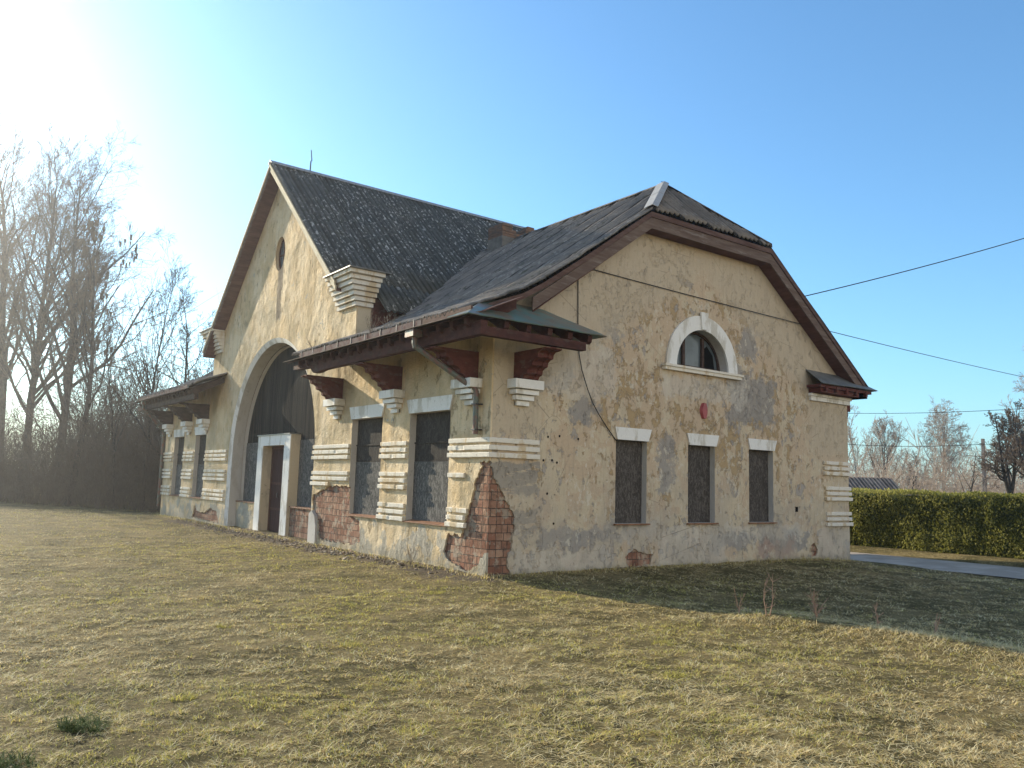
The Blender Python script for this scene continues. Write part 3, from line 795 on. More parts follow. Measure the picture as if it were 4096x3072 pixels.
# ragged stump of the corner render
mb = MB(); mb.prism([(-.01, -.3), (.30, -.3), (.24, .06), (.14, .22), (.05, .37), (-.01, .38)], FR, -.012, .033); mb.build("plaster_stump", MAT['front'], house)
mb = MB(); mb.prism([(7.20, -.3), (7.66, -.3), (7.66, .70), (7.50, .78), (7.32, .66), (7.22, .4)], FR, -.05, .033); mb.build("plaster_stump", MAT['jamb'], house)

# --- corbels, consoles, purlins
def corbel(mapf, c, top=3.46, proj=.27, w=.65, mat='white'):
    mb = MB()
    for i, (h, pr, hw) in enumerate(((.165, proj, w/2), (.085, proj*.75, w/2-.06), (.085, proj*.5, w/2-.12), (.085, proj*.27, w/2-.18))):
        z1 = top-(0, .18, .28, .38)[i]; z0 = z1-h
        mb.box(*mapf(c-hw, c+hw, pr), z0, z1)
    mb.box(*mapf(c-w/2+.18, c+w/2-.18, .03), top-.46, top-.01)
    return mb.build("corbel", MAT[mat], house, bevel=.003)
mf = lambda a, b, p: (-p, -.001, a, b)
mg = lambda a, b, p: (a, b, -p, -.001)
prof = [(0, 3.462), (.27, 3.462), (.31, 3.52), (.39, 3.55), (.40, 3.62), (.46, 3.66), (.54, 3.68), (.55, 3.75), (.61, 3.79), (.69, 3.81), (.70, 3.88), (.76, 3.92), (.86, 3.93), (.93, 3.945), (.93, 3.965), (0, 3.965)]
def console(c, gable=False, w=.36, mt='redwood'):
    mb = MB()
    for s, sc in ((-1, 1.0), (0, .985), (1, 1.0)):
        t0, t1 = c+s*w/3-w/6, c+s*w/3+w/6
        pr = [(p*sc, z+(0.012 if s == 0 and z < 3.99 else 0)) for p, z in prof]
        if gable: mb.prism(pr, lambda p, z, t: (t, -p, z), t0, t1-.001)
        else: mb.prism(pr, lambda p, z, t: (-p, t, z), t0, t1-.001)
    return mb.build("carved_console", MAT[mt], house)
for c in (.62, 3.46, 6.34, 16.9+.0, 18.9, 21.5):
    corbel(mf, c); console(c, mt='redwood' if c < 10 else 'oldwood')
corbel(mg, .66); console(.66, True)
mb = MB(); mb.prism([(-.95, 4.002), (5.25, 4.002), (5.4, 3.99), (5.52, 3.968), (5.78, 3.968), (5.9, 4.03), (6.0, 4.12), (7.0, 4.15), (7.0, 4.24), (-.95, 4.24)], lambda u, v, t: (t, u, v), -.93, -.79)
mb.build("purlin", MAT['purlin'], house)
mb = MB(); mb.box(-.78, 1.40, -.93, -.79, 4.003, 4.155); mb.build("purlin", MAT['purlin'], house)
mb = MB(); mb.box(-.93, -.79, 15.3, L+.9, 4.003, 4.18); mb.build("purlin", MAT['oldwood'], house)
# wall plates against the wall and cross ties
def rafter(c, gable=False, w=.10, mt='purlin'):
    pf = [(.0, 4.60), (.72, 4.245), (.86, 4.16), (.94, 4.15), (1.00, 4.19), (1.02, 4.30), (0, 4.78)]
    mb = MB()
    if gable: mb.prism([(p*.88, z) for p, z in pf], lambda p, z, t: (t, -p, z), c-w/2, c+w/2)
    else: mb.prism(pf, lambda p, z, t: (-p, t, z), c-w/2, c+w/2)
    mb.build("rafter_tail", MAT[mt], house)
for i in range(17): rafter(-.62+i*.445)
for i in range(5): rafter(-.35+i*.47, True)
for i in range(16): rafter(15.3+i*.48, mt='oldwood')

# --- roofs
def interp(prof, h):
    for (a, za), (b, zb) in zip(prof[:-1], prof[1:]):
        if h <= b: return za+(zb-za)*(h-a)/(b-a)
    return prof[-1][1]
def smooth_prof(prof, n=4):
    pts = [prof[0]]
    for i in range(len(prof)-1):
        for j in range(1, n+1):
            t = j/n; pts.append((prof[i][0]+(prof[i+1][0]-prof[i][0])*t, prof[i][1]+(prof[i+1][1]-prof[i][1])*t))
    return pts
def corr_roof(name, fn, u0, u1, prof, mat, clips=(), wave=.165, amp=.022, row=1.15, th=.015, seed=0):
    """fn(u,h,z)->xyz; u along the eave, prof list of (h, z) from eave to ridge"""
    hs = []; acc = 0.0; last = prof[0]
    P = smooth_prof(prof, 6)
    rows = []
    nxt = row
    for i, (h, z) in enumerate(P):
        if i:
            acc += math.hypot(h-P[i-1][0], z-P[i-1][1])
        rows.append((h, z, acc))
        if acc > nxt:
            rows.append((h+.002, z+.001, acc+.02)); nxt += row
    us = np.arange(u0, u1+1e-6, wave/6)
    r = random.Random(seed); shift = [r.uniform(-.25, .25) for _ in range(40)]
    V = []
    for (h, z, s) in rows:
        k = int(s/row+1e-6); fr = s/row-k
        lift = .030*(1-fr)
        ph = shift[k % 40]*wave*0.15
        w = amp*np.cos((us+ph)*2*math.pi/wave)
        sag = .018*vnoise(us*.8, np.full_like(us, s*.8), seed)+.008*vnoise(us*3, np.full_like(us, s*2.0), seed+1)
        sheet = .048*((us/ (wave*6)) % 1.0)
        zz = z+w+lift+sag+sheet
        V.append(np.stack([us, np.full_like(us, h), zz], 1))
    V = np.array(V); nr, nu = V.shape[:2]
    P3 = [fn(*p) for p in V.reshape(-1, 3)]
    ix = np.arange(nr*nu).reshape(nr, nu)
    Fq = np.stack([ix[:-1, :-1].ravel(), ix[:-1, 1:].ravel(), ix[1:, 1:].ravel(), ix[1:, :-1].ravel()], 1)
    me = bpy.data.meshes.new(name); me.from_pydata([tuple(p) for p in P3], [], Fq.tolist())
    bm = bmesh.new(); bm.from_mesh(me)
    for co, no in clips:
        bmesh.ops.bisect_plane(bm, geom=bm.verts[:]+bm.edges[:]+bm.faces[:], plane_co=co, plane_no=no, clear_outer=True)
    bmesh.ops.recalc_face_normals(bm, faces=bm.faces)
    bm.to_mesh(me); bm.free()
    me.polygons.foreach_set("use_smooth", [True]*len(me.polygons))
    o = link(name, me, mat, house)
    so = o.modifiers.new("thickness", 'SOLIDIFY'); so.thickness = th; so.offset = -1
    return o

mslope = .885
def mprof(ymin): return [(0, 10.76-mslope*(YC-ymin)), (YC-ymin, 10.76)]
lp = [(0, 10.76-.91*(YC-5.18)), (YC-5.18, 10.76)]
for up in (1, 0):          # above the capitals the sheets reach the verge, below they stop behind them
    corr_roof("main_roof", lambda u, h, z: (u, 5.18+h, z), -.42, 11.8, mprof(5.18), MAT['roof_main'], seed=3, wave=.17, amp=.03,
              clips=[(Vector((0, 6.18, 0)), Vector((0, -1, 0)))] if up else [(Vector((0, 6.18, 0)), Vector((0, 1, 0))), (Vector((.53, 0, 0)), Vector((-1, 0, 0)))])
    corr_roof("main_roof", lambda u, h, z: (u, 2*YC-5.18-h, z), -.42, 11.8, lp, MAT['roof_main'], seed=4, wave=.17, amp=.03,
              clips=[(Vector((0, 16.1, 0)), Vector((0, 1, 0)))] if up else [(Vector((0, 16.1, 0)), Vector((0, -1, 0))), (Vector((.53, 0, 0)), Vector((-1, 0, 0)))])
wprof = [(-1.0, 4.44), (-.65, 4.60), (-.1, 4.83), (.38, 5.03), (.9, 5.34), (1.9, 6.03), (3.67, 7.29), (5.7, 8.745)]
B1, B2, P1 = Vector((3.67, -.37, 7.30)), Vector((7.73, -.37, 7.30)), Vector((5.7, 1.19, 8.745))
def hipplane(b, sgn):
    d = Vector((P1.x-b.x, P1.y-b.y, 0)); nrm = Vector((d.y, -d.x, 0))*sgn
    return (b.copy(), nrm)
wing_end = 9.2
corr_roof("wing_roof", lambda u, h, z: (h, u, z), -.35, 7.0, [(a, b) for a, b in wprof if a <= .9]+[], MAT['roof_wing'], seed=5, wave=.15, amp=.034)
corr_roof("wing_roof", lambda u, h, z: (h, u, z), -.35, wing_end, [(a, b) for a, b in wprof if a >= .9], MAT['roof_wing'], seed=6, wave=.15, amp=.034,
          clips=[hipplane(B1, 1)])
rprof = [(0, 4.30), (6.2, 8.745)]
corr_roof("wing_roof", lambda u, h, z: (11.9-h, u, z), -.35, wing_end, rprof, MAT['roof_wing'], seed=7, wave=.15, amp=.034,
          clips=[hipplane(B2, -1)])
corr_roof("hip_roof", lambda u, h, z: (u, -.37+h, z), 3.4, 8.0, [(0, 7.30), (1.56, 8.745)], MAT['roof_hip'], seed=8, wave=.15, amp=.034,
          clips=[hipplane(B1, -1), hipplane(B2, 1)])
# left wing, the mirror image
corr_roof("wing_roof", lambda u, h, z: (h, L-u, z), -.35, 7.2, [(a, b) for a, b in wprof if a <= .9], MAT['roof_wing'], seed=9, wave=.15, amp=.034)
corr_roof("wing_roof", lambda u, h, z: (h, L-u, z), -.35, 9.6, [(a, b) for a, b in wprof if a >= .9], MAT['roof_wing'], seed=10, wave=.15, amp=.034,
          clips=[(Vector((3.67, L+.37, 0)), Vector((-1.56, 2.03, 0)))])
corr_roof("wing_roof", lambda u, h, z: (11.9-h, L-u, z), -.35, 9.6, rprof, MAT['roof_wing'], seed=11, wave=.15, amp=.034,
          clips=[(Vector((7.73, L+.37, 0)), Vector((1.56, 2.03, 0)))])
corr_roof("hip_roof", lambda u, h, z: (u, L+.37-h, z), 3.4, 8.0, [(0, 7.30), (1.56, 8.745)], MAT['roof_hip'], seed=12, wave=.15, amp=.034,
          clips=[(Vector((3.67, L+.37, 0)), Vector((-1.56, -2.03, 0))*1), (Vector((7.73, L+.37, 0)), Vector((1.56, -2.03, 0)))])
# ridge and hip caps
def cap(a, b, na, nb, w, mat, name, lift=.05, segs=1):
    a, b = Vector(a), Vector(b); na, nb = Vector(na), Vector(nb)
    for i in range(segs):
        p, q = a+(b-a)*(i/segs), a+(b-a)*((i+1)/segs+.01)
        l = Vector((0, 0, lift+.006*i)); mb = MB()
        d = Vector((0, 0, .012))
        for nn in (na, nb):
            e = nn*w
            mb.hexa([p+l-d, q+l-d, q+e+l-d, p+e+l-d, p+l, q+l, q+e+l, p+e+l])
        mb.build(name, mat, house)
cap((-.43, YC, 10.76), (11.8, YC, 10.76), (0, -1, -mslope), (0, 1, -.91), .13, MAT['ridge'], "ridge_cap", .09)
cap((5.7, 1.15, 8.745), (5.7, 9.0, 8.745), (-1, 0, -.715), (1, 0, -.717), .13, MAT['roof_wing'], "ridge_cap", .10)
nl = Vector((-.77, 0, -.55)); hl = Vector((.0, -.68, -.63))
cap(B1+Vector((0, 0, .0)), P1, Vector((-.55, .55, -.38)), Vector((.62, -.10, -.10)), .23, MAT['hipcap'], "hip_cap", .125, 2)
cap(B2, P1, Vector((.5, .3, -.36)), Vector((-.5, 0, -.0)), .16, MAT['roof_wing'], "hip_cap", .10)

# barge boards of the near gable
def chain(name, path, dz0, dz1, y0, y1, mat):
    mb = MB()
    for (xa, za), (xb, zb) in zip(path[:-1], path[1:]):
        mb.hexa([(xa, y0, za-dz1), (xb, y0, zb-dz1), (xb, y1, zb-dz1), (xa, y1, za-dz1), (xa, y0, za-dz0), (xb, y0, zb-dz0), (xb, y1, zb-dz0), (xa, y1, za-dz0)])
    return mb.build(name, mat, house)
rake = [(.62, 5.08), (3.70, 7.28), (7.70, 7.28), (11.66, 4.45)]
rake_top = [(-.98, 4.43), (-.65, 4.58), (-.1, 4.81), (.38, 5.0), (.9, 5.31), (1.9, 6.0), (3.67, 7.27), (7.73, 7.27), (11.68, 4.44)]
for s_y, nm in ((0, 1), (1, 2)):
    f = (lambda y: y) if s_y == 0 else (lambda y: L-y)
    chain("barge_board", rake_top, .005, .115, f(-.36), f(-.325), MAT['barge_top'])
    chain("barge_board", rake, .117, .36, f(-.335), f(-.305), MAT['barge'])
    chain("soffit", [(.55, 4.98)]+rake[1:], .34, .36, f(-.304), f(-.001), MAT['soffit'])
# main gable barge boards
for s in (-1, 1):
    sl = mslope if s < 0 else .91
    yend = 6.05 if s < 0 else 16.55
    yy = [YC, yend]
    def P(y, dz): return 10.74-sl*abs(y-YC)-dz
    for nm, x0, x1, d0, d1, mt in (("barge_board", -.43, -.395, .005, .10, 'barge_cream'), ("barge_board", -.40, -.365, .102, .24, 'barge_cream' if s < 0 else 'barge'), ("soffit", -.364, -.001, .20, .24, 'soffit')):
        mb = MB(); a, b = YC, yend
        mb.hexa([(x0, a, P(a, d1)), (x1, a, P(a, d1)), (x1, b, P(b, d1)), (x0, b, P(b, d1)), (x0, a, P(a, d0)), (x1, a, P(a, d0)), (x1, b, P(b, d0)), (x0, b, P(b, d0))])
        mb.build(nm, MAT[mt], house)
# capitals that carry the steep gable
for s in (0, 1):
    f = (lambda y: y) if s == 0 else (lambda y: YM0+YM1-y)
    mb = MB()
    n = 6
    for i in range(n):
        p = .07+.055*i; z0 = 5.66+i*.115
        ya, yb = f(YM0-p), f(6.62)
        mb.box(-p, .38+p*.25, min(ya, yb), max(ya, yb), z0, z0+.095)
        ya, yb = f(YM0-p+.04), f(6.60)
        mb.box(-p+.04, .36+p*.2, min(ya, yb), max(ya, yb), z0+.094, z0+.116)
    ya, yb = f(YM0-.43), f(6.64); mb.box(-.41, .50, min(ya, yb), max(ya, yb), 6.352, 6.44)
    c = mb.build("gable_capital", MAT['strip'], house)
    ya, yb = f(YM0-.50), f(6.66)
    mb = MB(); mb.box(-.46, .62, min(ya, yb), max(ya, yb), 6.442, 6.47); mb.build("slate_cover", MAT['greytin'], c)

# eaves: drip sheet, gutter, pent roofs
def eave(y0, y1, g0, g1):
    mb = MB(); mb.hexa([(-1.20, y0, 4.305), (-.86, y0, 4.395), (-.86, y1, 4.395), (-1.20, y1, 4.305), (-1.20, y0, 4.317), (-.86, y0, 4.407), (-.86, y1, 4.407), (-1.20, y1, 4.317)])
    mb.build("drip_sheet", MAT['sheetedge'], house)
    mb = MB()
    n = 8
    for i in range(n):
        a = g0+(g1-g0)*i/n; b = g0+(g1-g0)*(i+1)/n-.012
        w = random.uniform(-.006, .006)
        mb.box(-1.005+w, -.99+w, a, b, 4.372, 4.495+w); mb.box(-.99, -.90, a, b, 4.385, 4.40)
    g = mb.build("gutter", MAT['gutter'], house)
    for i in range(9):
        q = g0+.25+(g1-g0-.4)*i/8
        mb = MB(); mb.box(-1.016, -1.006, q, q+.018, 4.36, 4.51); mb.box(-1.016, -.9, q, q+.018, 4.511, 4.517); mb.build("bracket", MAT['metal'], g)
eave(-.9, 7.02, .85, 6.5)
eave(15.2, L+.9, 15.9, 21.6)
mb = MB(); mb.box(-1.0, -.96, -.75, .83, 4.37, 4.50); mb.build("fascia", MAT['barge_top'], house)
mb = MB(); mb.box(-1.0, -.96, L-.8, L+.75, 4.37, 4.50); mb.build("fascia", MAT['oldwood'], house)
# boarded underside of eaves
mb = MB(); mb.hexa([(-1.08, -.9, 4.29), (0, -.9, 4.775), (0, 7.0, 4.775), (-1.08, 7.0, 4.29), (-1.08, -.9, 4.31), (0, -.9, 4.795), (0, 7.0, 4.795), (-1.08, 7.0, 4.31)])
mb.build("eave_boarding", MAT['darkwood'], house)
mb = MB(); mb.hexa([(-1.08, 15.2, 4.29), (0, 15.2, 4.775), (0, L+.9, 4.775), (-1.08, L+.9, 4.29), (-1.08, 15.2, 4.31), (0, 15.2, 4.795), (0, L+.9, 4.795), (-1.08, L+.9, 4.31)])
mb.build("eave_boarding", MAT['darkwood'], house)
# end cheek of the eaves in front of the middle wall
def sheet(name, pts_faces, mat, th=.018):
    vs, fs = pts_faces; me = bpy.data.meshes.new(name); me.from_pydata(vs, [], fs)
    bm = bmesh.new(); bm.from_mesh(me); bmesh.ops.subdivide_edges(bm, edges=bm.edges[:], cuts=6, use_grid_fill=True)
    for v in bm.verts: v.co.z += .008*float(vnoise(v.co.x*3, v.co.y*3, 5))
    bmesh.ops.recalc_face_normals(bm, faces=bm.faces)
    bm.to_mesh(me); bm.free()
    o = link(name, me, mat, house); m = o.modifiers.new("t", 'SOLIDIFY'); m.thickness = th; m.offset = 0
    return o
sheet("pent_roof", ([(-1.21, -.99, 4.305), (.4, -.98, 4.315), (1.86, -.98, 4.315), (1.12, -.002, 4.85), (.3, -.002, 4.87), (-.22, -.002, 4.86), (1.86, -.002, 4.33)],
                    [(0, 1, 4, 5), (1, 2, 3, 4), (2, 6, 3)]), MAT['green'])
sheet("pent_roof", ([(-1.21, -.99, 4.305), (-1.18, -.3, 4.325), (-.55, -.3, 4.62), (-.22, -.002, 4.86)], [(0, 1, 2, 3)]), MAT['green'])
sheet("pent_roof", ([(9.55, -.47, 4.24), (12.08, -.47, 4.27), (12.08, .6, 4.25), (11.5, -.002, 4.60), (9.57, -.002, 4.62)], [(0, 1, 3, 4), (1, 2, 3)]), MAT['greytin'])
# timber and moulding under the right-hand pent
mb = MB()
mb.box(9.68, 11.75, -.34, -.001, 4.045, 4.16); mb.box(9.60, 11.9, -.40, -.001, 4.161, 4.235); mb.box(11.4, 11.8, -.34, 1.2, 4.045, 4.20)
for q in (9.8, 10.25, 10.7, 11.15, 11.6): mb.box(q, q+.08, -.42, -.341, 4.08, 4.20)
mb.build("box_eave", MAT['redwood'], house)
mb = MB(); mb.box(9.66, W+.07, -.10, -.001, 3.97, 4.035); mb.box(9.70, W+.05, -.06, -.001, 3.86, 3.968); mb.build("cornice", MAT['white'], house)
mb = MB(); mb.box(W+.001, W+.32, .1, .35, 3.72, 4.04); mb.box(W+.001, W+.2, .1, .35, 3.58, 3.719); mb.build("carved_console", MAT['redwood'], house)
mb = MB(); mb.hexa([(11.4, .0, 4.3), (12.0, .0, 4.22), (12.0, 9.2, 4.22), (11.4, 9.2, 4.3), (11.4, .0, 4.36), (12.0, .0, 4.25), (12.0, 9.2, 4.25), (11.4, 9.2, 4.36)])
mb.build("eave_boarding", MAT['darkwood'], house)

# downpipes
mb = MB()
mb.box(-1.17, -.98, .84, 1.14, 4.17, 4.30)
mb.tube([(-1.05, .98, 4.20), (-1.05, .98, 4.06), (-1.03, .97, 3.98)], .055, 12)
mb.tube([(-1.05, .99, 4.02), (-.13, .36, 3.27)], .052, 12)
mb.tube([(-.13, .37, 3.30), (-.10, .34, 3.22), (-.10, .33, 2.45)], .052, 12)
dp = mb.build("downpipe", MAT['pipe'], house, smooth=False)
for z in (2.98, 2.52):
    mb = MB(); mb.box(-.16, .0, .26, .40, z, z+.02); mb.build("clamp", MAT['metal'], dp)
mb = MB()
mb.box(-1.13, -.98, 21.5, 21.75, 4.19, 4.312)
mb.tube([(-1.05, 21.6, 4.2), (-1.05, 21.6, 4.05)], .055, 10); mb.tube([(-1.05, 21.6, 4.06), (-.12, 22.12, 3.2)], .052, 10); mb.tube([(-.12, 22.12, 3.22), (-.12, 22.12, .3)], .052, 10)
mb.build("downpipe", MAT['pipe'], house)

# chimney
mb = MB()
cx0, cx1, cy0, cy1 = 5.15, 6.30, 7.02, 7.74
mb.box(cx0, cx1, cy0, cy1, 7.6, 8.78, 1)
rr = random.Random(5)
z = 8.78
for cseg in range(5):
    x = cx0
    while x < cx1-.05:
        w = rr.choice((.25, .125, .25)); w = min(w, cx1-x)
        lim = 9.06+.045*(cseg) if (x-cx0) < .35 or (x-cx0) > .75 else 8.95
        if z+.07 <= lim+rr.uniform(-.02, .1):
            j = rr.uniform(-.012, .012)
            for (ya, yb) in ((cy0+j, cy0+.24), (cy0+.245, cy0+.48), (cy0+.485, cy1)):
                mb.box(x+.004, x+w-.006, ya, yb, z+.004, z+.072, 0)
        x += w
    z += .078
ch = mb.build("chimney", [MAT['chimbrick'], MAT['chimplaster']], house)
mb = MB(); mb.prism([(cx0-.02, 7.7), (cx0-.02, 8.45), (cx0+.25, 8.62), (5.7, 8.85), (6.0, 8.9), (6.32, 8.86), (6.32, 7.7)], GA, cy0-.02, cy0-.001); mb.build("render_coat", MAT['chimplaster'], ch)
mb = MB(); mb.prism([(cy0-.02, 7.7), (cy0-.02, 8.45), (cy0+.3, 8.52), (cy1, 8.40), (cy1, 7.7)], FR, cx0-.02, cx0-.001); mb.build("render_coat", MAT['chimplaster'], ch)
for (bx, by, bz, a) in ((6.22, 7.15, 9.28, 0),):
    mb = MB(); mb.box(bx-.13, bx+.12, by-.12, by+.12, 9.13, 9.25); mb.build("loose_brick", MAT['chimbrick'], ch)
# aerial stub on the main ridge
mb = MB(); mb.tube([(.82, YC, 10.72), (.83, YC, 11.15), (.86, YC, 11.16), (.82, YC, 11.5)], [.02, .018, .016, .012], 6); mb.build("aerial_mast", MAT['metal'], house)


# ------------------------------------------------------------------ grass
CAMX, CAMY = -8.3, -11.8
MAT['grass'] = m_tint("meadow_blades", [(0.0, (0.16, 0.105, 0.05)), (0.15, (0.44, 0.31, 0.13)), (0.38, (0.74, 0.58, 0.28)), (0.58, (0.95, 0.85, 0.55)),
                                        (0.62, (0.60, 0.50, 0.15)), (0.80, (0.42, 0.39, 0.09)), (1.0, (0.60, 0.56, 0.17))], 0.7, 0.45)
def blades(name, px, py, length, width, elev, az, tint, curve=0.4, base_z=None, label=None, segs=2):
    n = len(px)
    z0 = gz(px, py)-0.006 if base_z is None else base_z
    dirx, diry = np.cos(az), np.sin(az)
    sx, sy = -diry, dirx
    V = []; rows = segs+1
    for i in range(rows):
        t = i/segs
        e = elev*(1-curve*t)
        h = length*t*np.sin(e)*1.0; r = length*t*np.cos(e)
        w = width*(1-.75*t)*.5
        cx = px+dirx*r; cy = py+diry*r; cz = z0+h
        V.append(np.stack([cx-sx*w, cy-sy*w, cz], 1)); V.append(np.stack([cx+sx*w, cy+sy*w, cz], 1))
    V = np.stack(V, 1).reshape(-1, 3)
    b = (np.arange(n)*rows*2)[:, None]
    F = np.concatenate([b+np.array([[2*i, 2*i+1, 2*i+3, 2*i+2]]) for i in range(segs)], 0)
    at = np.repeat(tint, rows*2)
    return V, F, at
def clear_of_house(x, y):
    return ~((x > -.06) & (x < 11.5) & (y > -.06) & (y < 22.3)) & ~(x > 12.6)
parts = []
def scatter(n, r0, r1, pw=1.0, spread=43):
    u = rng.random(n); r = (r0**2+(r1**2-r0**2)*u)**.5
    a = yaw+np.radians(rng.uniform(-spread, spread, n))
    return CAMX+r*np.sin(a), CAMY+r*np.cos(a), r
for (n, r0, r1, wd, ln, sg) in ((150000, 3.2, 7.5, .0058, .062, 2), (190000, 7.5, 13, .0072, .064, 2), (180000, 13, 22, .010, .07, 1), (110000, 22, 42, .015, .085, 1)):
    x, y, r = scatter(n, r0, r1)
    ok = clear_of_house(x, y); x, y = x[ok], y[ok]; m = len(x)
    g = .5+.35*vnoise(x*.55, y*.55, 11)+.22*vnoise(x*1.7, y*1.7, 12)+.12*vnoise(x*5, y*5, 15)
    shade = ((x > .3) & (y < 0)) | ((x < 0) & (y > 17))
    g = g-.27-.05*shade+.30*np.exp(-((x+2.0)/1.5)**2)*((y > -2) & (y < 14))+.15*(y > 12)
    q = (12.0, 10.0, 7.0, 4.0)[(r0 > 3.2)+(r0 > 7.5)+(r0 > 13)]
    clump = vnoise(x*q, y*q*1.0, 61)+.5*vnoise(x*q*2.1, y*q*2.1, 62)+.22*vnoise(x*1.6, y*1.6, 63)
    green = rng.random(m) < np.clip(g, .06, .85)
    t = np.where(green, rng.uniform(.62, 1.0, m), np.clip((rng.random(m)*.44+.12+.13*clump), 0.0, .58))
    el = np.where(green, np.radians(rng.uniform(25, 85, m)), np.radians(rng.uniform(3, 48, m)))
    az = rng.uniform(0, 2*math.pi, m)*.8+2.5*vnoise(x*1.6, y*1.6, 14)
    L_ = .88*ln*rng.uniform(.45, 1.25, m)*np.where(green, .75, 1.15)*np.clip(1+.45*clump, .35, 1.9)
    bare = (clump < -.70) | ((x > -.65+.3*vnoise(y*1.5, y*0, 19)) & (x < .1) & (y > -.3))
    L_ = np.where(bare, L_*.45, L_); t = np.where(bare & (rng.random(m) < .8), rng.random(m)*.10, t)
    keep = ~(bare & (rng.random(m) < .55))
    sel = lambda a: a[keep]
    zz = gz(x, y)-.006+.012*np.clip(clump, -1, 1)
    parts.append(blades("g", sel(x), sel(y), sel(L_), wd*rng.uniform(.6, 1.4, m)[keep], sel(el), sel(az), sel(t), .5, base_z=sel(zz), segs=sg))
def join(parts):
    V = []; F = []; T = []; o = 0
    for v, f, t in parts: V.append(v); F.append(f+o); T.append(t); o += len(v)
    return np.concatenate(V), np.concatenate(F), np.concatenate(T)
V, F, T = join(parts)
tag(np_mesh("grass", V, F, MAT['grass'], attr=T), "short matted green and straw coloured grass of the yard", "grass", kind="stuff")

# taller dead grass: on the bank, in loose straw drifts, along the wall foot
parts = []
def drift(n, fx, ln, wd, tl, th, el=(5, 60), cv=.8):
    x, y = fx(n); ok = clear_of_house(x, y); x, y = x[ok], y[ok]; m = len(x)
    parts.append(blades("d", x, y, rng.uniform(.35, 1.15, m)*ln, wd*rng.uniform(.6, 1.4, m), np.radians(rng.uniform(*el, m)),
                        rng.uniform(0, 2*math.pi, m), rng.uniform(tl, th, m), cv, segs=3))
def bank(n):
    t = rng.random(n)**.8; y = -4.6-6.0*t
    x = 1.60-.30*np.clip((y+8.9)/3.9, 0, 1)+rng.normal(0, .38, n)
    keep = vnoise(x*1.5, y*1.5, 21) > -.45
    return x[keep], y[keep]
drift(4800, bank, .24, .0055, .28, .60, (12, 75))
def patch(cx, cy, r):
    def f(n):
        a = rng.uniform(0, 2*math.pi, n); q = r*np.sqrt(rng.random(n))*(1+.4*vnoise(np.cos(a)*2+cx, np.sin(a)*2+cy, 9))
        return cx+q*np.cos(a), cy+q*np.sin(a)
    return f
for i in range(46):          # straw drifts over the right-hand foreground
    a = yaw+math.radians(random.uniform(2, 36)); r = random.uniform(5.0, 11.5)
    drift(260, patch(CAMX+r*math.sin(a), CAMY+r*math.cos(a), random.uniform(.2, .6)), .13, .0065, .38, .60, (3, 30), .6)
for i in range(22):
    a = yaw+math.radians(random.uniform(-34, 5)); r = random.uniform(4.8, 12)
    drift(150, patch(CAMX+r*math.sin(a), CAMY+r*math.cos(a), random.uniform(.15, .4)), .10, .006, .34, .58, (3, 30), .6)
for i in range(9):          # small green tufts
    a = yaw+math.radians(random.uniform(-36, 36)); r = random.uniform(4.8, 14)
    drift(120, patch(CAMX+r*math.sin(a), CAMY+r*math.cos(a), random.uniform(.06, .16)), .10, .006, .66, .88, (30, 85), .5)
# dark green tufts in the near left corner
MAT['tuft'] = m_plain("dark_green_tuft", (0.09, 0.12, 0.035), .9, 0, .4, 30, (0.12, 0.15, 0.06))
TUFTS = ((-26.6, 6.5, 420), (-30.2, 5.9, 260))
keep_parts, parts = parts, []
for a, r, k in TUFTS:
    a = yaw+math.radians(a); drift(k, patch(CAMX+r*math.sin(a), CAMY+r*math.cos(a), .15), .13, .006, .77, .84, (25, 88), .5)
V, F, T = (np.concatenate([p[0] for p in parts]), None, np.concatenate([p[2] for p in parts]))
o_ = 0; F = []
for v, f, t in parts: F.append(f+o_); o_ += len(v)
tag(np_mesh("green_tufts", V, np.concatenate(F), MAT['tuft'], attr=T), "dark green grass tufts low in the left foreground corner", "grass", kind="stuff")
parts = keep_parts
def wallfoot(n):
    y = rng.uniform(-.2, 22, n); return -.07-np.abs(rng.normal(0, .14, n)), y
drift(2600, wallfoot, .14, .007, .25, .9, (35, 88), .5)
def wallfoot2(n):
    x = rng.uniform(-.2, 11.3, n); return x, -.07-np.abs(rng.normal(0, .14, n))
drift(2200, wallfoot2, .14, .007, .12, .8, (35, 88), .5)
V, F, T = join(parts)
tag(np_mesh("dead_grass", V, F, MAT['grass'], attr=T), "long bleached dead grass lying in drifts and along the bank", "grass", kind="stuff")

# ------------------------------------------------------------------ trees
def tube_batch(polys, n):
    """polys: list of (pts (k,3), radii (k)); all tubes into one quad mesh"""
    V = []; F = []; o = 0
    cs = np.array([[math.cos(2*math.pi*i/n), math.sin(2*math.pi*i/n)] for i in range(n)])
    for pts, rad in polys:
        k = len(pts)
        d = np.gradient(pts, axis=0); d /= np.linalg.norm(d, axis=1, keepdims=True)+1e-9
        ref = np.array([0., 0., 1.]) if abs(d[0][2]) < .9 else np.array([1., 0., 0.])
        a = np.cross(d, ref); a /= np.linalg.norm(a, axis=1, keepdims=True)+1e-9
        b = np.cross(d, a)
        ring = pts[:, None, :]+(a[:, None, :]*cs[None, :, 0:1]+b[:, None, :]*cs[None, :, 1:2])*rad[:, None, None]
        V.append(ring.reshape(-1, 3))
        i = np.arange(k-1)[:, None]*n; j = np.arange(n)[None, :]; j2 = (j+1) % n
        F.append(np.stack([o+i+j, o+i+j2, o+i+n+j2, o+i+n+j], 2).reshape(-1, 4)); o += k*n
    return np.concatenate(V), np.concatenate(F)

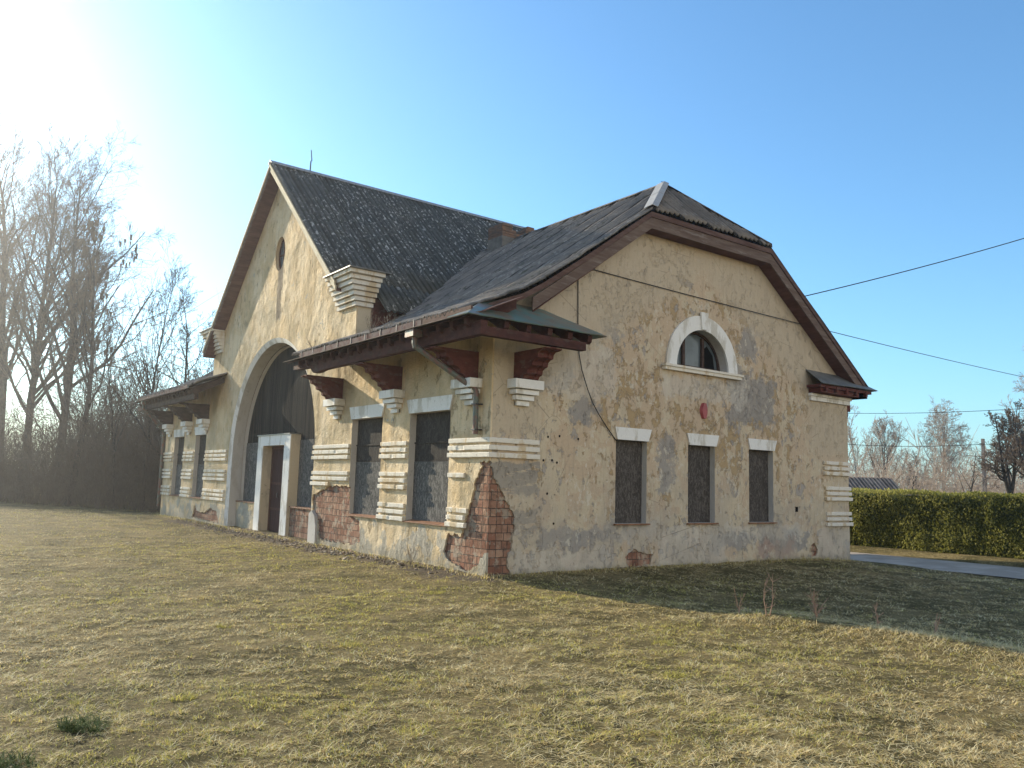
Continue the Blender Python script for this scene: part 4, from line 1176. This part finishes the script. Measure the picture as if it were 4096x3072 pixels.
def grow_tree(height, r0, seed, lean=(0, 0), levels=4, spread=.75, first=.3, counts=(14, 7, 5, 4), ratio=(.42, .5, .5, .55), droop=0.0, fork=0, minr=.006, upward=.25, wob=.12):
    g = np.random.default_rng(seed); out = [[] for _ in range(levels+1)]
    def branch(p, d, length, rad, lv):
        k = (9, 6, 4, 4, 3)[min(lv, 4)]
        pts = [p]; dd = d/np.linalg.norm(d)
        for i in range(k):
            dd = dd+g.normal(0, wob, 3)*(1 if lv else .35)
            dd[2] += (upward*.25 if lv else .03) - (droop*(i/k) if lv >= 2 else 0)
            dd /= np.linalg.norm(dd); pts.append(pts[-1]+dd*length/k)
        pts = np.array(pts); end = max(rad*(.12 if lv == 0 else .3), minr)
        rr = np.linspace(rad, end, k+1); out[lv].append((pts, rr))
        if lv >= levels: return
        n = counts[lv] if lv < len(counts) else 3
        n = max(2, int(n*g.uniform(.75, 1.25)))
        lo = first if lv == 0 else .2
        for j in range(n):
            t = lo+(1-lo)*((j+g.random())/n); q = min(int(t*k), k-1); f = t*k-q
            bp = pts[q]*(1-f)+pts[q+1]*f; bd = pts[q+1]-pts[q]; bd /= np.linalg.norm(bd)
            s = g.normal(0, 1, 3); s -= bd*s.dot(bd); s /= np.linalg.norm(s)+1e-9
            ang = spread*g.uniform(.7, 1.2)*(1.0-.35*t if lv == 0 else 1)
            nd = bd*math.cos(ang)+s*math.sin(ang)
            L2 = length*ratio[lv if lv < len(ratio) else -1]*g.uniform(.65, 1.15)*((1.15-.75*t) if lv == 0 else (1.1-.5*t))
            branch(bp, nd, L2, max(np.interp(t*k, np.arange(k+1), rr)*.55, minr), lv+1)
    d0 = np.array([lean[0], lean[1], 1.0])
    if fork:
        hh = height*.30; branch_pts = np.array([[0, 0, -.2], [lean[0]*hh*.5, lean[1]*hh*.5, hh*.5], [lean[0]*hh, lean[1]*hh, hh]])
        out[0].append((branch_pts, np.array([r0*1.15, r0*.9, r0*.82])))
        for i in range(fork):
            a = 2*math.pi*i/fork+g.uniform(-.4, .4)
            branch(branch_pts[-1], d0+np.array([math.cos(a), math.sin(a), 0])*g.uniform(.18, .34), height*.72*g.uniform(.8, 1.05), r0*.6, 0)
    else:
        branch(np.array([0, 0, -.2]), d0, height, r0, 0)
    return out

def tree(name, loc, label, group, barkm, twigm, **kw):
    lv = grow_tree(**kw)
    e = empty(name, loc, label, "tree", group)
    V, F = tube_batch(lv[0]+lv[1], 7); np_mesh("trunk", V, F, barkm, e, smooth=True)
    V, F = tube_batch([p for l in lv[2:] for p in l], 3); np_mesh("crown", V, F, twigm, e)
    return e

G1 = "tall bare trees at the edge of the wood"
B, T_ = MAT['bark'], MAT['twig']
K = dict(levels=4, minr=.0065, counts=(24, 10, 7, 5), ratio=(.46, .52, .5, .55))
tree("bare_tree", (-3.4, 47.5, -.3), "tallest bare tree of the wood, its grey trunk at the picture's left edge", G1, B, T_, height=21.8, r0=.33, seed=11, lean=(-.03, 0), first=.25, spread=.55, **K)
tree("bare_tree", (-2.5, 44.0, -.2), "second tall bare tree from the left, slim and upright", G1, B, T_, height=19.6, r0=.26, seed=12, lean=(.01, 0), first=.25, spread=.6, **K)
tree("bare_tree", (-1.2, 42.0, -.1), "tall bare tree with wide branches reaching right over the ash", G1, B, T_, height=18.4, r0=.28, seed=17, lean=(.05, -.03), first=.22, spread=.85, **K)
tree("bare_tree", (-2.0, 47.0, -.1), "bare tree standing close behind the wide-branched one", G1, B, T_, height=18.5, r0=.22, seed=18, lean=(.02, 0), first=.3, spread=.7, **K)
tree("bare_tree", (-4.9, 52.0, -.3), "bare tree half cut by the picture's left edge behind the tallest one", G1, B, T_, height=19.5, r0=.2, seed=19, lean=(.0, 0), first=.25, spread=.7, **K)
ash = tree("ash_tree", (-1.2, 36.0, -.1), "leaning bare ash with dark seed bunches in its top, in front of the wood", "", B, T_, height=12.6, r0=.19, seed=31, lean=(.13, -.22), levels=4, counts=(17, 9, 5, 4), first=.38, spread=.55, upward=.7, ratio=(.55, .5, .5, .55), minr=.007)
tree("bare_tree", (1.0, 29.5, -.1), "thin young bare tree rising behind the left wing roof", G1, B, T_, height=11.0, r0=.09, seed=41, lean=(.03, 0), counts=(18, 8, 5, 3), first=.3, spread=.5)
tree("bare_tree", (2.2, 27.5, -.1), "crooked bare tree right behind the middle roof's left corner", G1, B, T_, height=9.6, r0=.12, seed=43, lean=(-.05, 0), counts=(16, 8, 6, 4), first=.2, spread=.9, wob=.2)
tree("bare_tree", (.1, 31.5, -.1), "slim bare sapling between the ash and the left wing", G1, B, T_, height=9.0, r0=.07, seed=47, lean=(.02, 0), counts=(16, 7, 5, 3), first=.25, spread=.5)
tree("bare_tree", (3.6, 30.0, -.1), "small bare tree with its top just over the left wing's roof ridge", G1, B, T_, height=8.6, r0=.09, seed=48, lean=(.0, 0), counts=(18, 8, 6, 4), first=.2, spread=.7)
tree("bare_tree", (.2, 39.5, -.1), "bare tree filling the gap right of the ash, farther back", G1, B, T_, height=9.5, r0=.10, seed=49, lean=(.0, 0), counts=(18, 8, 6, 4), first=.2, spread=.7)
# ash keys
g = np.random.default_rng(3); V = []; F = []
lvs = [c for c in ash.children if c.name.startswith("crown")][0]
co = np.empty(len(lvs.data.vertices)*3, dtype=np.float32); lvs.data.vertices.foreach_get("co", co); co = co.reshape(-1, 3)
cand = co[co[:, 2] > 7.6]; pick = cand[g.choice(len(cand), 230, replace=False)]
for p in pick:
    for q in range(3):
        a = g.uniform(0, 2*math.pi); w = .07; h = g.uniform(.18, .34); o = len(V)
        V += [(p[0]-w*math.cos(a), p[1]-w*math.sin(a), p[2]), (p[0]+w*math.cos(a), p[1]+w*math.sin(a), p[2]), (p[0]+.6*w*math.cos(a+.4), p[1]+.6*w*math.sin(a+.4), p[2]-h), (p[0]-.6*w*math.cos(a+.4), p[1]-.6*w*math.sin(a+.4), p[2]-h)]
        F.append((o, o+1, o+2, o+3))
np_mesh("seed_bunches", V, F, MAT['twig'], ash)["kind"] = "stuff"

# thicket: stems and twigs too many to count
def thicket(name, n, place, h, seed, mat, label, cat="thicket", r=(.008, .018), sub=7):
    g = np.random.default_rng(seed); polys = []
    for i in range(n):
        x, y = place(g); hh = h(x, y)*(.35+.8*g.random()+.7*g.random()**5)
        d = np.array([g.normal(0, .22), g.normal(0, .22), 1.0]); d /= np.linalg.norm(d)
        pts = [np.array([x, y, float(gz(x, y))-.05])]
        for k in range(4):
            d = d+g.normal(0, .13, 3); d /= np.linalg.norm(d); pts.append(pts[-1]+d*hh/4)
        pts = np.array(pts); r0 = g.uniform(*r); polys.append((pts, np.linspace(r0, r0*.35, 5)))
        for j in range(sub):
            t = g.uniform(.15, .98)*4; q = min(int(t), 3); bp = pts[q]+(pts[q+1]-pts[q])*(t-q)
            dd = d+g.normal(0, .75, 3); dd[2] = abs(dd[2])*.7; dd /= np.linalg.norm(dd)
            Ls = hh*g.uniform(.12, .38)
            polys.append((np.array([bp, bp+dd*Ls*.5, bp+dd*Ls+np.array([0, 0, g.normal(0, .05)])]), np.array([.6, .45, .3])*r0))
    V, F = tube_batch(polys, 3)
    return tag(np_mesh(name, V, F, mat), label, cat, kind="stuff")
# the wood's edge runs from (-4, 38) to (1.5, 26)
def wood_place(depth):
    def f(g):
        t = g.uniform(-.8, 1.25); d = abs(g.normal(0, depth))
        ex, ey = -4+5.2*t, 38.0-12.0*t
        return ex+d*.75+g.normal(0, .3)-1.0*(t < 0), ey+d*1.0
    return f
def wood_h(x, y): return 4.7+1.3*float(vnoise(x*.4, y*.25, 31))+1.0*float(vnoise(x*1.1, y*.9, 32))
thicket("underwood", 2700, wood_place(3.8), wood_h, 5, MAT['twig'], "dense leafless brown undergrowth along the wood's edge left of the house")
def back_place(g):
    a = g.uniform(-28, -2); r = g.uniform(52, 80); a = yaw+math.radians(a-.0)
    return CAMX+r*math.sin(a), CAMY+r*math.cos(a)
thicket("far_wood", 1500, back_place, lambda x, y: 7.5+1.5*float(vnoise(x*.15, y*.15, 33)), 6, MAT['twig'], "leafless wood behind the undergrowth on the left", "wood", r=(.02, .045), sub=9)

# ------------------------------------------------------------------ right side: hedge, far trees, shed, pole
MAT['thuja'] = m_tint("thuja_foliage", [(0.0, (0.04, 0.055, 0.012)), (.45, (.20, .20, .045)), (.8, (.34, .32, .08)), (1.0, (.42, .34, .12))], .7, .42)
hx0, hx1, hy0, hy1, hz1 = 16.75, 18.2, -26.0, 24.0, 1.62
n = 170000
f = rng.choice(3, n, p=[.62, .33, .05])
y = rng.uniform(hy0, hy1, n); keep = (y > -16) | (rng.random(n) < .4)
z = np.where(f == 1, hz1, rng.uniform(-.15, hz1, n)); x = np.where(f == 0, hx0, np.where(f == 1, rng.uniform(hx0, hx1, n), hx1))
bulge = .13*vnoise(y*1.1, z*1.3, 41)+.07*vnoise(y*3.5, z*3.2, 42)+rng.normal(0, .035, n)
x = np.where(f == 0, x-bulge, x); z = np.where(f == 1, z+.05*vnoise(y*1.2, x, 43)+rng.normal(0, .03, n), z)
c = np.stack([x, y, z], 1)[keep]; m = len(c)
a = rng.normal(0, 1, (m, 3)); a[:, 2] = np.abs(a[:, 2])+.6; a /= np.linalg.norm(a, axis=1, keepdims=True)
b = rng.normal(0, 1, (m, 3)); b -= a*(a*b).sum(1, keepdims=True); b /= np.linalg.norm(b, axis=1, keepdims=True)
sz = rng.uniform(.035, .08, m)[:, None]; w = .32
V = np.stack([c-b*sz*w*.4, c-b*sz*w+a*sz*.6, c+a*sz*1.15, c+b*sz*w+a*sz*.6], 1).reshape(-1, 3)
F = np.arange(m*4).reshape(-1, 4)
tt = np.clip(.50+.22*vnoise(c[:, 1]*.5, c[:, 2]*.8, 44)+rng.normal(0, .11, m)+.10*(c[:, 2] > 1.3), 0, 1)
hedge = empty("hedge", (hx0, 0, -.1), "long clipped green thuja hedge beyond the road", "hedge")
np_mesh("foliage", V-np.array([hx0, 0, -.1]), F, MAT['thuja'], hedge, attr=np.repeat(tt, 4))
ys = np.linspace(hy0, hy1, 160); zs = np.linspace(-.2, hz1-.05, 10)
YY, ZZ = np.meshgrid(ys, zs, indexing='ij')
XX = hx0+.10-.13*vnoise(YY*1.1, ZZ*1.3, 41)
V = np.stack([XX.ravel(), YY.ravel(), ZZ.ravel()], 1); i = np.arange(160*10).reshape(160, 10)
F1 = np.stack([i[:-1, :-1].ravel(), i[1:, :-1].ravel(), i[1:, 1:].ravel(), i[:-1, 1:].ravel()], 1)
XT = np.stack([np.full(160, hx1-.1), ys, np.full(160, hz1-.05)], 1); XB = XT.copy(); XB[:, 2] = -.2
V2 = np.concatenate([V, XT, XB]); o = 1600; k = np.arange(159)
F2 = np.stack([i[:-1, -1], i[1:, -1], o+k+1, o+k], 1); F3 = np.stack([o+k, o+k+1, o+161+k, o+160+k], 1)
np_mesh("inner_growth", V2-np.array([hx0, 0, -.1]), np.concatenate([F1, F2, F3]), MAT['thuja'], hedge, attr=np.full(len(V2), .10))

G2 = "bare trees far beyond the hedge"
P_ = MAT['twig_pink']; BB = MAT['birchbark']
def base(u, dep, z=0.0):      # a spot on the ground seen along column u (metres away dep)
    a = yaw+math.atan((u-1106)/1760.0); r = dep/math.cos(a-yaw)
    return (CAMX+r*math.sin(a), CAMY+r*math.cos(a), z)
tree("birch", base(1850, 85), "slender pale birch beside the house's right wall, far off", G2, BB, P_, height=10.2, r0=.14, seed=51, counts=(18, 7, 5, 3), first=.3, spread=.5, minr=.012, droop=.1)
tree("bare_tree", base(1912, 88), "round spreading bare tree behind the shed", G2, B, P_, height=8.4, r0=.17, seed=52, counts=(26, 10, 7, 5), first=.10, spread=.8, ratio=(.62, .5, .5, .5), minr=.010, upward=.8)
tree("birch", base(2035, 84), "broad rounded birch between the shed and the utility pole", G2, BB, P_, height=9.8, r0=.16, seed=53, counts=(26, 10, 7, 5), first=.12, spread=.9, ratio=(.55, .5, .5, .5), minr=.010, droop=.25)
tree("bare_tree", base(1985, 86), "small bare tree left of the broad birch", G2, B, P_, height=5.6, r0=.1, seed=54, counts=(14, 7, 5, 3), first=.15, spread=.7, minr=.012)
tree("bare_tree", base(2080, 52), "open young bare tree just left of the utility pole", G2, B, P_, height=4.7, r0=.09, seed=55, counts=(12, 6, 4, 3), first=.15, spread=.8, minr=.008)
tree("apple_tree", base(2180, 38), "gnarled spreading apple tree right of the utility pole", "", B, T_, height=5.4, r0=.16, seed=56, counts=(14, 8, 6, 4), first=.15, spread=.95, minr=.008, fork=3, wob=.2)
tree("apple_tree", base(2235, 36), "dense apple tree cut by the picture's right edge", "", B, T_, height=5.8, r0=.16, seed=57, counts=(15, 8, 6, 4), first=.15, spread=.95, minr=.008, fork=3, wob=.2)
tree("birch", base(2262, 70), "tall drooping birch cut by the picture's right edge", G2, BB, P_, height=14.5, r0=.25, seed=58, counts=(24, 10, 6, 4), first=.2, spread=.7, minr=.012, droop=.3)
tree("bare_tree", base(1965, 95), "low bare tree right behind the shed ridge", G2, B, P_, height=5.0, r0=.12, seed=59, counts=(16, 8, 5, 3), first=.1, spread=.8, minr=.014)
def scrub_place(g):
    u = g.uniform(1760, 2600); d = g.uniform(60, 100); return base(u, d)[:2]
thicket("far_scrub", 1700, scrub_place, lambda x, y: 3.6+1.0*float(vnoise(x*.12, y*.12, 51)), 8, P_, "reddish brown leafless scrub beyond the hedge", "scrub", r=(.016, .034), sub=9)
# distant low wood line all round
def horizon_place(g):
    a = g.uniform(0, 2*math.pi); r = g.uniform(150, 230)
    a = yaw+math.radians(g.uniform(-50, 60)); return CAMX+r*math.sin(a), CAMY+r*math.cos(a)
thicket("distant_wood", 2600, horizon_place, lambda x, y: 8.5+2.0*float(vnoise(x*.03, y*.03, 61)), 9, P_, "low grey line of distant woodland on the horizon", "wood", r=(.06, .14), sub=7)
# dark small spruces
MAT['spruce'] = m_plain("spruce_needles", (0.022, 0.035, 0.018), .9, 0, .4, 3)
def spruce(loc, h, label):
    g = np.random.default_rng(int(h*100)); e = empty("spruce", loc, label, "tree", "small spruces in the scrub")
    mb = MB(); mb.tube([(0, 0, -.1), (0, 0, h)], [.1, .02], 6); mb.build("trunk", MAT['bark'], e)
    n = 2600; t = g.random(n)**.7; zz = h*(1-t)*.95+.1; rr = (h-zz)*.22*np.sqrt(g.random(n))*(1+.3*np.sin(zz*9)); a = g.uniform(0, 2*math.pi, n)
    c = np.stack([rr*np.cos(a), rr*np.sin(a), zz], 1); o = np.stack([np.cos(a), np.sin(a), np.full(n, -.35)], 1); s = np.stack([-np.sin(a), np.cos(a), np.zeros(n)], 1)
    V = np.stack([c-s*.03, c+s*.03, c+o*.28+s*.01, c+o*.28-s*.01], 1).reshape(-1, 3); np_mesh("crown", V, np.arange(n*4).reshape(-1, 4), MAT['spruce'], e)
spruce(base(1976, 78), 3.5, "small dark spruce left of the broad birch, in the scrub")
spruce(base(1969, 96), 5.2, "taller dark spruce peeping above the scrub right of the shed")

# shed beyond the hedge
sh = empty("shed", base(1880, 42, -.1), "low grey shed roof showing over the hedge beside the house", "shed")
sh.rotation_euler[2] = R(-38); MAT['shed'] = m_roof('shed_roofing', (0.20, 0.155, 0.125), (0.28, 0.22, 0.18), .3, 'y', .2, .7, .3)
mb = MB(); mb.box(-3.2, 1.9, 0, 3.6, 0, 1.55); mb.build("wall", MAT['osb_dark'], sh)
mb = MB(); us = np.arange(-3.5, 1.95, .05)
for a, b in zip(us[:-1], us[1:]):
    f = lambda u, t: (u, -.35+2.15*t, 1.42+1.12*t+.03*math.cos(u*2*math.pi/.2)); k = lambda u, t: (u, 3.95-2.15*t, 1.42+1.12*t+.03*math.cos(u*2*math.pi/.2))
    mb.quad(f(a, 0), f(b, 0), f(b, 1), f(a, 1)); mb.quad(k(b, 0), k(a, 0), k(a, 1), k(b, 1))
mb.build("roof", MAT['shed'], sh)
mb = MB(); mb.prism([(0, 1.5), (3.6, 1.5), (1.8, 2.48)], lambda u, v, t: (t, u, v), 1.84, 1.90); mb.build("gable_end", MAT['darkwood'], sh)

# utility pole
pb = base(2127, 62); pl = empty("utility_pole", pb, "grey concrete utility pole standing beyond the hedge", "pole")
mb = MB(); mb.hexa([(-.15, -.12, -.2), (.15, -.12, -.2), (.15, .12, -.2), (-.15, .12, -.2), (-.11, -.09, 5.95), (.11, -.09, 5.95), (.11, .09, 5.95), (-.11, .09, 5.95)]); mb.build("shaft", MAT['concrete'], pl)
mb = MB(); mb.tube([(-.32, .1, 5.55), (.1, 0, 5.6)], .035, 6); mb.build("insulator_arm", MAT['metal'], pl)

# wires
def wire(pts, r, label, sag=0.0, name="overhead_wire", mat='black', n=24, cat="wire", group=None):
    a, b = np.array(pts[0], float), np.array(pts[-1], float); P = []
    if len(pts) == 2:
        for i in range(n+1):
            t = i/n; p = a+(b-a)*t; p[2] -= sag*4*t*(1-t); P.append(p)
    else: P = [np.array(p, float) for p in pts]
    mb = MB(); c = P[0].copy(); mb.tube([tuple(p-c) for p in P], r, 6)
    return tag(mb.build(name, MAT[mat], None, tuple(c)), label, cat, group)
wire([(2.34, -.02, 5.86), (25.7, -.1, 5.72)], .009, "dark service wire running from the gable hook across the wall to the right", .10)
wire([(9.3, 1.5, 6.35), (19.6, -2.4, 9.9)], .014, "dark twisted wire rising to the right from behind the roof", .10)
wire([(52, 30, 8.35), (59.9, 11.8, 8.4)], .02, "thin distant wire high above the hedge trees", .35)
wire([(50, 30, 6.1), (57.6, 16.4, 5.55)], .02, "thin distant wire ending at the utility pole", .45)
wire([(1.97, -.02, 5.62), (1.98, -.02, 5.2), (1.99, -.02, 4.75), (2.03, -.025, 4.12), (2.10, -.04, 3.8), (2.24, -.05, 3.46), (2.38, -.05, 3.2), (2.55, -.05, 2.98), (2.78, -.04, 2.74), (3.0, -.02, 2.55), (3.06, -.015, 2.50)],
     .011, "black cable hanging down the gable to the first window", name="hanging_cable", cat="cable")
mb = MB(); mb.tube([(2.36, 0, 5.86), (2.36, -.07, 5.86), (2.30, -.09, 5.83), (2.24, -.08, 5.80), (2.22, -.05, 5.83)], .012, 6); mb.build("wire_hook", MAT['metal'], house)

# saplings rooted in the gutter, weeds, rubble
def weed(name, loc, h, seed, label, group, n=6, mat='twig', spread=.4, cat="plant", r=.006):
    g = np.random.default_rng(seed); polys = []
    for i in range(n):
        d = np.array([g.normal(0, spread), g.normal(0, spread), 1.0]); d /= np.linalg.norm(d); p = np.array([g.normal(0, .01), g.normal(0, .01), 0]); pts = [p]; hh = h*g.uniform(.6, 1)
        for k in range(5):
            d = d+g.normal(0, .14, 3); d[2] += .08; d /= np.linalg.norm(d); pts.append(pts[-1]+d*hh/5)
        pts = np.array(pts); polys.append((pts, np.linspace(r, r*.35, 6)))
        for j in range(7):
            q = g.integers(1, 5); dd = d+g.normal(0, .6, 3); dd[2] = abs(dd[2]); dd /= np.linalg.norm(dd); L_ = hh*g.uniform(.1, .3)
            polys.append((np.array([pts[q], pts[q]+dd*L_*.6, pts[q]+dd*L_+np.array([0, 0, .01])]), np.array([r*.6, r*.4, r*.3])))
    V, F = tube_batch(polys, 4)
    return tag(np_mesh(name, V, F, MAT[mat], None, loc), label, cat, group)
GS = "saplings rooted in the gutter"
weed("sapling", (-.98, 5.75, 4.47), .40, 1, "small leafless sapling near the gutter's left end", GS, 3, spread=.6)
weed("sapling", (-.95, 2.95, 4.47), .52, 2, "pale dry bushy sapling in the gutter, nearer the capital", GS, 7, 'rubble', .22)
weed("sapling", (-.93, 2.25, 4.47), .40, 3, "pale dry sapling in the gutter, nearer the house corner", GS, 6, 'rubble', .3)
GW = "dry reddish weed stalks on the bank"
MAT['stalk'] = m_plain("dry_red_stalk", (0.42, 0.27, 0.19), .8, 0, .3, 9)
for i, (x, y, h, lb) in enumerate(((1.15, -4.45, .50, "leftmost slender weed stalk at the shadow's edge"), (1.13, -4.95, .58, "tall single weed stalk second from the left on the bank"),
                                   (1.62, -5.35, .50, "branching reddish weed clump in the middle of the bank"), (1.80, -6.1, .34, "low weed stalk right of the branching clump on the bank"),
                                   (1.95, -6.75, .36, "last weed stalk towards the right on the bank"))):
    weed("dead_weed", (x, y, float(gz(x, y))), h, 20+i, lb, GW, 2 if i != 2 else 5, 'stalk', .12 if i != 2 else .3, r=.009)
weed("dead_weed", (-.35, 2.0, float(gz(-.35, 2.0))), .45, 31, "dry pale umbel weed at the foot of the front wall", "", 6, 'rubble', .25)
# fallen plaster
n = 620; V = []; F = []
g = np.random.default_rng(4)
for i in range(n):
    y = g.choice([g.normal(8.0, 1.3), g.normal(5.8, 1.2), g.normal(3.5, 1.2), g.normal(12.5, 2.0), g.uniform(0, 20)]); x = -.12-abs(g.normal(0, .28)); s = g.uniform(.012, .038)*(1.9 if g.random() < .1 else 1)
    z = float(gz(x, y))+.008; a = g.uniform(0, 6.28); o = len(V); tl = g.normal(0, .25, 2)
    for q in range(4):
        rr_ = s*g.uniform(.6, 1.2); b = a+q*1.57+g.normal(0, .2); dx, dy = rr_*math.cos(b), rr_*math.sin(b)
        V.append((x+dx, y+dy, z+dx*tl[0]+dy*tl[1]+.012)); 
    for q in range(4): V.append((V[o+q][0], V[o+q][1], V[o+q][2]-.018))
    F += [(o, o+1, o+2, o+3), (o+7, o+6, o+5, o+4), (o, o+4, o+5, o+1), (o+1, o+5, o+6, o+2), (o+2, o+6, o+7, o+3), (o+3, o+7, o+4, o)]
tag(np_mesh("plaster_rubble", V, F, MAT['rubble']), "broken plaster crumbs scattered along the front wall", "rubble", kind="stuff")

# ------------------------------------------------------------------ haze, added to imitate veiling flare towards the sun
hz = NT("flare_haze"); hz.n.remove(hz.b)
pv = hz.n.new("ShaderNodeVolumePrincipled")
pv.inputs["Color"].default_value = (0.93, 0.96, 1.0, 1); pv.inputs["Density"].default_value = 0.0009; pv.inputs["Anisotropy"].default_value = 0.78
hz.l.new(pv.outputs[0], hz.n["Material Output"].inputs["Volume"])
mb = MB(); mb.box(-420, 560, -175, 560, -2.0, 26.0)
tag(mb.build("haze", hz.m), "thin pale air volume added to imitate veiling flare and fade far trees", kind="stuff")
